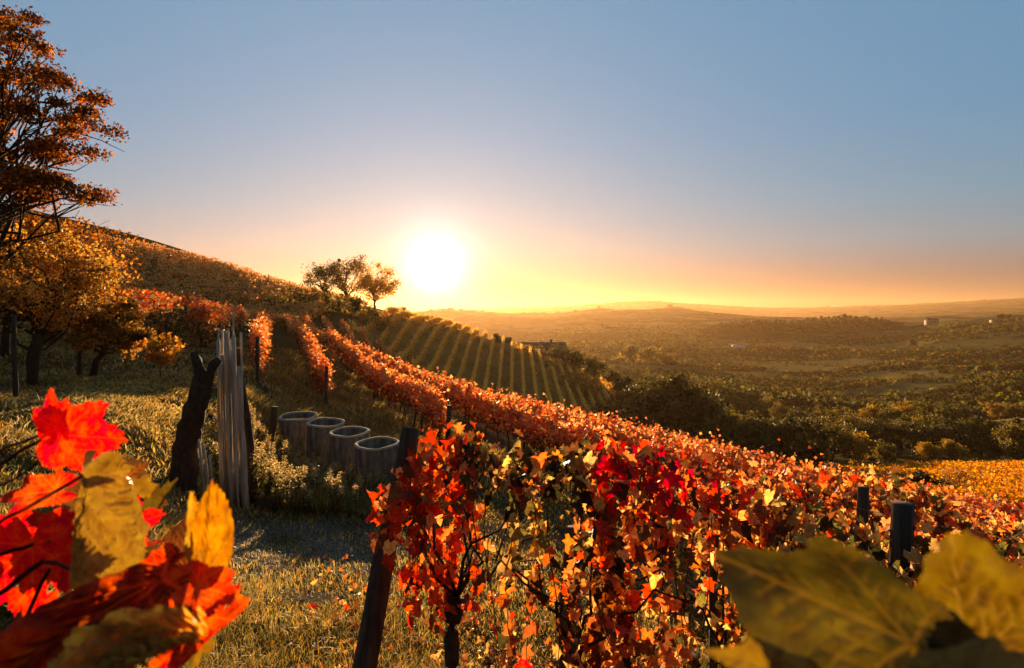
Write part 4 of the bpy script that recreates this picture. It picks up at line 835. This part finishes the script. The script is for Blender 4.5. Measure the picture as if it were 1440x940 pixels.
while cand < 210:
    px = rng.uniform(305, 600); Y = rng.uniform(8.4, 13.5); x = (px - 720) / F * Y
    if min(math.hypot(x - a_, Y - b_) for a_, b_ in RC) < .5: continue
    hmax = np.interp(px, [300, 360, 430, 560, 600], [.75, .85, .6, .62, .8]) * (1.0 if Y < 11 else .85)
    o = link('tall_weed', wm[cand % 6], None, (x, Y, float(H(x, Y)))); sc = rng.uniform(.55, 1.0) * hmax; o.scale = (1.1 * sc, 1.1 * sc, sc); o.rotation_euler.z = rng.uniform(0, 6); tag(o, wl, 'weed', 'tall weeds around the concrete rings'); cand += 1
# ------------------------------------------------------------------ the big vine leaves close to the lens
def hero_mat(name, vein_col, trans=.5, bumpd=.0012, spec=.35):
    m, t = new_mat(name); l = t.links.new
    at = N(t, 'ShaderNodeAttribute', attribute_name='Col'); ve = N(t, 'ShaderNodeAttribute', attribute_name='vein'); oc = objcoord(t)
    n1 = noise(t, 60, 6, .6, oc); n2 = noise(t, 900, 3, .6, oc)
    hv = N(t, 'ShaderNodeHueSaturation'); l(at.outputs['Color'], hv.inputs['Color']); mr = N(t, 'ShaderNodeMapRange'); mr.inputs['From Min'].default_value = .3; mr.inputs['From Max'].default_value = .7
    mr.inputs['To Min'].default_value = .6; mr.inputs['To Max'].default_value = 1.3; l(n1.outputs['Fac'], mr.inputs['Value']); l(mr.outputs[0], hv.inputs['Value'])
    mr2 = N(t, 'ShaderNodeMapRange'); mr2.inputs['From Min'].default_value = .3; mr2.inputs['From Max'].default_value = .7; mr2.inputs['To Min'].default_value = .485; mr2.inputs['To Max'].default_value = .515; l(n1.outputs['Fac'], mr2.inputs['Value']); l(mr2.outputs[0], hv.inputs['Hue'])
    sp = noise(t, 150, 4, .65, oc); sr = N(t, 'ShaderNodeMapRange'); sr.inputs['From Min'].default_value = .60; sr.inputs['From Max'].default_value = .68; sr.inputs['To Max'].default_value = .75; l(sp.outputs['Fac'], sr.inputs['Value'])
    ms = N(t, 'ShaderNodeMix', data_type='RGBA'); l(sr.outputs[0], ms.inputs['Factor']); l(hv.outputs[0], ms.inputs['A']); ms.inputs['B'].default_value = (.07, .03, .012, 1)
    mx0 = N(t, 'ShaderNodeMix', data_type='RGBA'); l(ve.outputs['Fac'], mx0.inputs['Factor']); l(ms.outputs['Result'], mx0.inputs['A']); mx0.inputs['B'].default_value = (*vein_col, 1)
    b = N(t, 'ShaderNodeBsdfPrincipled'); b.inputs['Roughness'].default_value = .5; b.inputs['Specular IOR Level'].default_value = spec; l(mx0.outputs['Result'], b.inputs['Base Color'])
    bp = N(t, 'ShaderNodeBump'); bp.inputs['Strength'].default_value = .35; bp.inputs['Distance'].default_value = bumpd * .3; l(n2.outputs['Fac'], bp.inputs['Height'])
    bp2 = N(t, 'ShaderNodeBump'); bp2.inputs['Strength'].default_value = .8; bp2.inputs['Distance'].default_value = bumpd; l(ve.outputs['Fac'], bp2.inputs['Height']); l(bp.outputs[0], bp2.inputs['Normal'])
    l(bp2.outputs[0], b.inputs['Normal'])
    tr = N(t, 'ShaderNodeBsdfTranslucent'); hs = N(t, 'ShaderNodeHueSaturation'); hs.inputs['Saturation'].default_value = 1.12; hs.inputs['Value'].default_value = 1.5; l(mx0.outputs['Result'], hs.inputs['Color']); l(hs.outputs[0], tr.inputs['Color']); l(bp2.outputs[0], tr.inputs['Normal'])
    mx = N(t, 'ShaderNodeMixShader'); mx.inputs[0].default_value = trans; l(b.outputs[0], mx.inputs[1]); l(tr.outputs[0], mx.inputs[2])
    o = N(t, 'ShaderNodeOutputMaterial'); l(mx.outputs[0], o.inputs[0]); return m
M_HRED = hero_mat('red_leaf', (.75, .16, .06), .6); M_HYEL = hero_mat('yellow_leaf', (.55, .34, .10), .22); M_HOLV = hero_mat('olive_leaf', (.4, .22, .05), .25); M_HORG = hero_mat('orange_leaf', (.7, .35, .1), .5); M_HBRN = hero_mat('brown_leaf', (.3, .12, .04), .2, .002)
MAIN = [(90, 1.0), (42, .88), (138, .86), (-12, .66), (192, .64)]     # main veins: angle, length
def leaf_outline(ph, seed, ser=1.0):
    """radius of a vine leaf's edge at angle ph (degrees), petiole at the origin, tip at 90"""
    rng = np.random.default_rng(seed); d = (ph - 90 + 180) % 360 - 180
    kp = np.array([(0, 1.0), (14, .86), (26, .70), (36, .76), (48, .88), (60, .80), (76, .62), (90, .60), (102, .66), (118, .60), (136, .52), (152, .38), (166, .16), (180, .05)])
    k = kp[:, 1] * np.exp(rng.normal(0, .035, len(kp))); r = np.interp(np.abs(d), kp[:, 0], k)
    tri = lambda x: np.abs((x % 1) - .35) * np.where((x % 1) < .35, 1 / .35, 1 / .65)
    return r * (1.02 - ser * (.085 * tri(ph / 9.7 + seed * .37) + .05 * tri(ph / 4.3 + seed)))
def hero_leaf(name, base, tip, normal, size, col, mat, parent, seed, cup=.2, fold=0, wave=.05, pucker=.012, roll=0, label=None, tipcurl=0, col2=None, stretch=1.0, edge_dark=0.0, holes=(), sx=None, ser=1.0, oval=0.0, veinf=.38):
    """base: where the petiole meets the blade, tip: direction point, normal: rough facing (all world)"""
    rng = np.random.default_rng(seed); base = np.array(base, float); v = np.array(tip, float) - base; Lt = np.linalg.norm(v); v = v / Lt; size = size or Lt
    nrm = np.array(normal, float); nrm = unit(nrm - nrm.dot(v) * v); u = np.cross(v, nrm)
    na, nk = 288, 34; ph = np.arange(na) / na * 360; Rr = leaf_outline(ph, seed, ser)
    dd = R(1) * np.abs((ph - 90 + 180) % 360 - 180); Ro = np.where(dd < math.pi / 2, np.maximum(np.cos(dd), 0) ** .55, 0) * (1 - .03 * np.abs(np.sin(ph * .35 + seed)) - .02 * np.sin(ph * .9)) + .04; Rr = Rr * (1 - oval) + Ro * oval; kk = (np.arange(1, nk + 1) / nk) ** .9
    A, K_ = np.meshgrid(R(1) * ph, kk, indexing='ij'); X = (Rr[:, None] * K_ * np.cos(A)).ravel() * stretch; Y_ = (Rr[:, None] * K_ * np.sin(A)).ravel(); X = np.append(X, 0); Y_ = np.append(Y_, 0)
    # veins: distance to the five main veins and their side veins
    dv = np.full(len(X), 9.); amp = np.zeros(len(X))
    for ang, ln in MAIN:
        a = R(ang); c, s = math.cos(a), math.sin(a); al = X * c + Y_ * s; pe = -X * s + Y_ * c
        w_ = .008 * (1.1 - np.clip(al / ln, 0, 1)); d = np.where((al > 0) & (al < ln), np.abs(pe) / (w_ + .003), 9); dv = np.minimum(dv, d)
        for q in np.arange(.14, .95, .13):
            for sg in (-1, 1):
                a2 = a + sg * R(42); c2, s2 = math.cos(a2), math.sin(a2); ox, oy = c * ln * q, s * ln * q; al2 = (X - ox) * c2 + (Y_ - oy) * s2; pe2 = -(X - ox) * s2 + (Y_ - oy) * c2 - .25 * al2 ** 2 * sg
                l2 = .42 * ln * (1.05 - q); d = np.where((al2 > 0) & (al2 < l2), np.abs(pe2) / .006, 9); dv = np.minimum(dv, d + .35)
    vein = np.exp(-dv ** 2)
    dvs = np.exp(-(dv / 3.5) ** 2)
    rad = np.hypot(X, Y_)
    Z = -cup * rad ** 2 - pucker * 1.6 * dvs + pucker * fbm(X * 9 + seed, Y_ * 9, 1.1, 3) * 1.6 + wave * np.sin(np.arctan2(Y_, X) * 4 + seed) * rad ** 2 + wave * .8 * fbm(X * 2.2, Y_ * 2.2 + seed, 3.3, 2)
    pts = np.column_stack([X, Y_, Z])
    if sx: pts[:, 0] *= np.where(X < 0, sx[0], sx[1])
    if fold:     # fold the two halves about the midrib
        a = fold * np.clip(np.abs(X) / .12, 0, 1); x = np.abs(pts[:, 0]); pts[:, 0] = np.sign(pts[:, 0]) * x * np.cos(a); pts[:, 2] += x * np.sin(a)
    if roll:     # roll one side over
        x = pts[:, 0]; a = np.clip(np.sign(roll) * x - .12, 0, None) * abs(roll); k = a > 0; r_ = 1 / abs(roll)
        zz = pts[k, 2].copy(); pts[k, 0] = np.sign(roll) * (.12 + (r_ - zz) * np.sin(a[k])); pts[k, 2] = r_ - (r_ - zz) * np.cos(a[k])
    if tipcurl:
        y = pts[:, 1]; a = np.clip(y - .25, 0, None) * tipcurl; k = a > 0; r_ = 1 / abs(tipcurl); sg = np.sign(tipcurl); aa = np.abs(a[k]); zz = pts[k, 2].copy() * sg
        pts[k, 1] = .25 + (r_ - zz) * np.sin(aa); pts[k, 2] = sg * (r_ - (r_ - zz) * np.cos(aa))
    W = base + size * (pts[:, :1] * u + pts[:, 1:2] * v + pts[:, 2:] * nrm)
    idx = np.arange(na * nk).reshape(na, nk); nx = np.roll(idx, -1, 0); f4 = np.stack([idx[:, :-1], idx[:, 1:], nx[:, 1:], nx[:, :-1]], -1).reshape(-1, 4); c_ = na * nk; f3 = np.stack([np.full(na, c_), idx[:, 0], nx[:, 0]], -1)
    if holes:
        cx = X[f4].mean(1); cyy = Y_[f4].mean(1); keep = np.ones(len(f4), bool)
        for hx, hy, hr in holes: keep &= ((cx - hx) ** 2 + (cyy - hy) ** 2) > (hr * (1 + .3 * np.sin(np.arctan2(cyy - hy, cx - hx) * 3))) ** 2
        f4 = f4[keep]
    c = np.array(col)[None] * np.exp(.22 * fbm(X * 4 + seed, Y_ * 4, 5.5, 4))[:, None]
    if col2 is not None:
        w2 = np.clip(.5 + 2.2 * fbm(X * 2.3 + seed, Y_ * 2.3, 9.5, 4), 0, 1)[:, None]; c = c * (1 - w2) + np.array(col2) * w2
    ed = np.clip((np.append(np.tile(kk, na), 0) - .93) / .07, 0, 1)[:, None] * (.5 + .5 * fbm(X * 6, Y_ * 6, 2, 2))[:, None]; c = c * (1 - .6 * ed * edge_dark) + np.array((.16, .07, .02)) * .6 * ed * edge_dark
    orig = np.array(parent.location); o = link(name, mesh_data(name, W - orig, [f4, f3], mat, np.clip(c, .003, .85), True, {'vein': vein * veinf}), parent)
    if label: o['label'] = label
    return o
def petiole(a, b, parent, r=.0016, col=(.3, .07, .03), sag=.01, name='petiole', mat=None):
    org = np.array(parent.location); V, fs, _ = tube(wob(a, b, 8, .0012, RNG, sag), np.linspace(r * 1.2, r, 8), 7); V = V - org
    return link(name, mesh_data(name, V, fs, mat or M_LEAF, np.tile(np.array(col), (len(V), 1)), True), parent)
RD, RD2, OR_, YL, YL2, BR_, OV = (.55, .013, .010), (.46, .025, .012), (.55, .085, .022), (.46, .28, .06), (.38, .22, .045), (.22, .06, .02), (.15, .105, .02)
SH = empty('grapevine_shoot', P(-40, 760, .72), 'leafy shoot of scarlet and yellow leaves filling the lower left corner', 'vine shoot')
def hl(bx, by, Yb, tx, ty, Yt, nrm, size_px, *a, **k):
    b_, t_ = P(bx, by, Yb), P(tx, ty, Yt); return hero_leaf('leaf', b_, t_, nrm, size_px * Yb / F, *a, **k)
# scarlet leaf facing the lens, petiole at its left
hl(86, 612, .70, 178, 618, .69, (.15, -1, .15), 100, RD, M_HRED, SH, 1, cup=.10, wave=.05, pucker=.008, stretch=.74, label='large flat scarlet leaf at the top of the shoot')
hl(80, 602, .69, 62, 540, .69, (-.25, -1, .1), 60, RD, M_HRED, SH, 2, cup=.25, fold=.35, wave=.06, stretch=.8, label='small folded scarlet leaf above the large one')
hl(78, 630, .80, 36, 672, .82, (.1, -1, .3), 52, OR_, M_HORG, SH, 3, cup=.2)
# the hanging yellow leaf
hl(122, 676, .62, 96, 868, .60, (-.35, -1, .2), 185, YL, M_HYEL, SH, 4, cup=.12, fold=-.35, wave=.04, pucker=0.035, ser=.6, sx=(.72, .42), label='big puckered yellow leaf hanging in front', oval=0.45)
hl(140, 670, .66, 192, 648, .66, (.1, -.7, .7), 46, YL2, M_HYEL, SH, 5, cup=.25, fold=.5, stretch=.42, oval=0.5)
hl(78, 690, .70, -8, 700, .70, (.05, -.9, .5), 92, OR_, M_HORG, SH, 6, cup=.15, fold=.3, stretch=.42, col2=RD, label='orange leaf seen nearly edge-on at the left')
# large red leaf low at left
hl(46, 766, .76, 44, 888, .74, (.25, -1, .1), 122, RD, M_HRED, SH, 7, cup=.08, wave=.04, stretch=.85, holes=((-.18, .52, .045), (.16, .42, .02)), label='wide scarlet leaf with small holes low at the left')
hl(30, 756, .80, -30, 730, .80, (.2, -1, .2), 62, RD2, M_HRED, SH, 8, cup=.15)
hl(160, 748, .72, 226, 722, .72, (.1, -1, .35), 74, RD, M_HRED, SH, 9, cup=.2, fold=.25, stretch=.75, label='scarlet leaf half hidden behind the puckered yellow leaf')
hl(150, 780, .78, 205, 800, .78, (.1, -1, .2), 60, (.12, .03, .015), M_HRED, SH, 10, cup=.2)
hl(208, 755, .80, 230, 668, .80, (-.6, -.8, .2), 86, OV, M_HOLV, SH, 11, cup=.2, fold=.6, stretch=.6, label='olive leaf upright behind the scarlet ones')
hl(196, 692, .82, 208, 664, .82, (.3, -1, .2), 26, YL2, M_HYEL, SH, 12, cup=.3)
# curled amber leaves standing at the right of the cluster
hl(290, 812, .60, 298, 682, .58, (.5, -.9, .1), 134, (.26, .12, .03), M_HORG, SH, 13, cup=.15, fold=.5, wave=.05, pucker=.015, ser=.25, sx=(.3, .42), col2=(.5, .22, .04), label='curled amber leaf standing upright at the right of the shoot', oval=0.85)
hl(276, 806, .62, 256, 700, .61, (-.5, -.8, .1), 112, (.34, .15, .03), M_HORG, SH, 14, cup=.2, fold=.5, ser=.25, sx=(.3, .3), col2=YL, oval=0.85)
hl(262, 800, .66, 262, 700, .66, (-.2, -1, .1), 96, (.05, .022, .01), M_HRED, SH, 28, cup=.2, stretch=.6)
hl(276, 822, .58, 346, 846, .57, (.1, -.9, .5), 80, OR_, M_HORG, SH, 15, cup=.15, fold=.3, stretch=.62, col2=RD, label='orange and red leaf pointing right at the lower right of the shoot')
hl(268, 862, .60, 266, 790, .60, (-.5, -.9, .1), 72, OV, M_HOLV, SH, 16, cup=.25, fold=.6, stretch=0.45, oval=0.7)
hl(240, 852, .62, 330, 838, .60, (.1, -1, .2), 74, RD, M_HRED, SH, 29, cup=.2, stretch=.55, col2=OR_)
# the long brownish leaf across the bottom with its warty golden edge
hl(225, 812, .54, -20, 948, .48, (.1, -.85, .6), 270, (.20, .055, .02), M_HRED, SH, 17, cup=.08, fold=.15, wave=.07, pucker=.03, ser=.7, sx=(.40, .28), col2=(.36, .05, .02), label='long brownish-red leaf lying across the bottom of the shoot', oval=0.6)
hl(262, 872, .47, 50, 950, .45, (.1, -.6, .9), 225, (.7, .4, .1), M_HORG, SH, 18, cup=.1, fold=.3, pucker=.09, ser=.5, sx=(.2,.3), label='warty golden leaf edge below the long brownish leaf', oval=0.8)
hl(230, 800, .66, 160, 832, .64, (.2, -.9, .3), 86, RD2, M_HRED, SH, 19, cup=.2, fold=.2, stretch=.6, col2=BR_)
hl(300, 868, .58, 190, 958, .56, (.1, -.9, .4), 140, RD2, M_HORG, SH, 20, cup=.2, fold=.4, sx=(.28, .28), col2=OR_)
hl(282, 880, .62, 270, 960, .62, (.6, -.9, .1), 70, YL2, M_HYEL, SH, 21, cup=.2, fold=.5, stretch=.5)
hl(16, 915, .60, 26, 850, .6, (.2, -.9, .3), 60, OV, M_HYEL, SH, 22, cup=.2, fold=.6, stretch=.5)
hl(150, 690, .88, 190, 780, .88, (.1, -1, .1), 100, (.06, .03, .012), M_HRED, SH, 24, cup=.1)  # near-black leaf added behind the cluster as a painted shaded background
hl(235, 800, .80, 215, 870, .80, (.1, -1, .1), 90, (.05, .025, .012), M_HRED, SH, 25, cup=.1)  # second near-black leaf added to keep the gaps between leaves dark
for a, b, r_, cc in (((-60, 690, .78), (79, 606, .705), .0022, (.10, .04, .02)), ((-60, 660, .80), (70, 606, .74), .0018, (.10, .045, .02)), ((-60, 720, .76), (76, 640, .76), .0015, (.10, .04, .02)),
                     ((-60, 800, .72), (46, 766, .75), .0024, (.07, .03, .015)), ((-60, 880, .72), (60, 790, .72), .003, (.07, .03, .015)), ((20, 900, .70), (70, 800, .70), .0022, (.06, .03, .015)),
                     ((150, 780, .74), (262, 752, .74), .0016, (.5, .12, .03)), ((262, 752, .74), (286, 808, .66), .0014, (.5, .1, .03)), ((-60, 770, .80), (118, 668, .68), .002, (.2, .08, .03)), ((60, 790, .74), (250, 838, .60), .0022, (.12, .05, .02)),
                     ((188, 720, .80), (178, 665, .78), .0013, (.5, .08, .03)), ((250, 838, .62), (300, 880, .6), .002, (.15, .06, .02))):
    petiole(P(*a), P(*b), SH, r_, cc, 0)
# the shoot at the right, very close
SR = empty('grapevine_shoot', P(1500, 1000, .36), 'dark olive and amber leaves, large and out of focus, in the lower right corner', 'vine shoot')
hl(1286, 905, .30, 1012, 778, .30, (.1, -1, .3), 300, (.045, .036, .008), M_HOLV, SR, 31, cup=.06, fold=.12, wave=0.07, pucker=0.016, ser=0.5, sx=(1.05, .42), label='very large dark olive leaf, blurred', col2=(.15, .105, .02), oval=0.15)
hl(1378, 945, .335, 1345, 770, .33, (-.1, -1, .3), 205, (.26, .16, .028), M_HYEL, SR, 32, cup=.10, fold=0.1, wave=0.1, pucker=0.035, ser=0.55, sx=(1.05, 1.1), label='blurred amber leaf with a small hole behind the olive one', holes=((-.60, .40, .065),), oval=0.2, veinf=0.6)
hl(1120, 955, .285, 985, 905, .28, (.1, -.8, .6), 130, (.42, .24, .04), M_HYEL, SR, 34, cup=.25, fold=.3, stretch=.4, ser=.4)
hl(1335, 950, .285, 1470, 925, .28, (.1, -.8, .7), 140, (.45, .24, .04), M_HYEL, SR, 35, cup=.2, fold=.35, stretch=.4, ser=.4)
hl(1230, 990, .33, 1120, 880, .33, (.1, -1, .1), 150, (.03, .02, .008), M_HOLV, SR, 36, cup=.1, stretch=1.2)
petiole(P(1325, 925, .30), P(1520, 1010, .34), SR, .0016, (.3, .14, .04), 0)
# the red tip poking up at the bottom
SB = empty('grapevine_shoot', P(735, 990, 1.0), 'single scarlet leaf tip poking up at the bottom edge beneath the vines', 'vine shoot')
hl(738, 985, 1.0, 735, 908, 1.0, (.2, -1, .2), 62, RD, M_HRED, SB, 40, cup=.15, fold=.3)
petiole(P(735, 1010, 1.0), P(738, 985, 1.0), SB, .0016, (.3, .05, .02), 0)
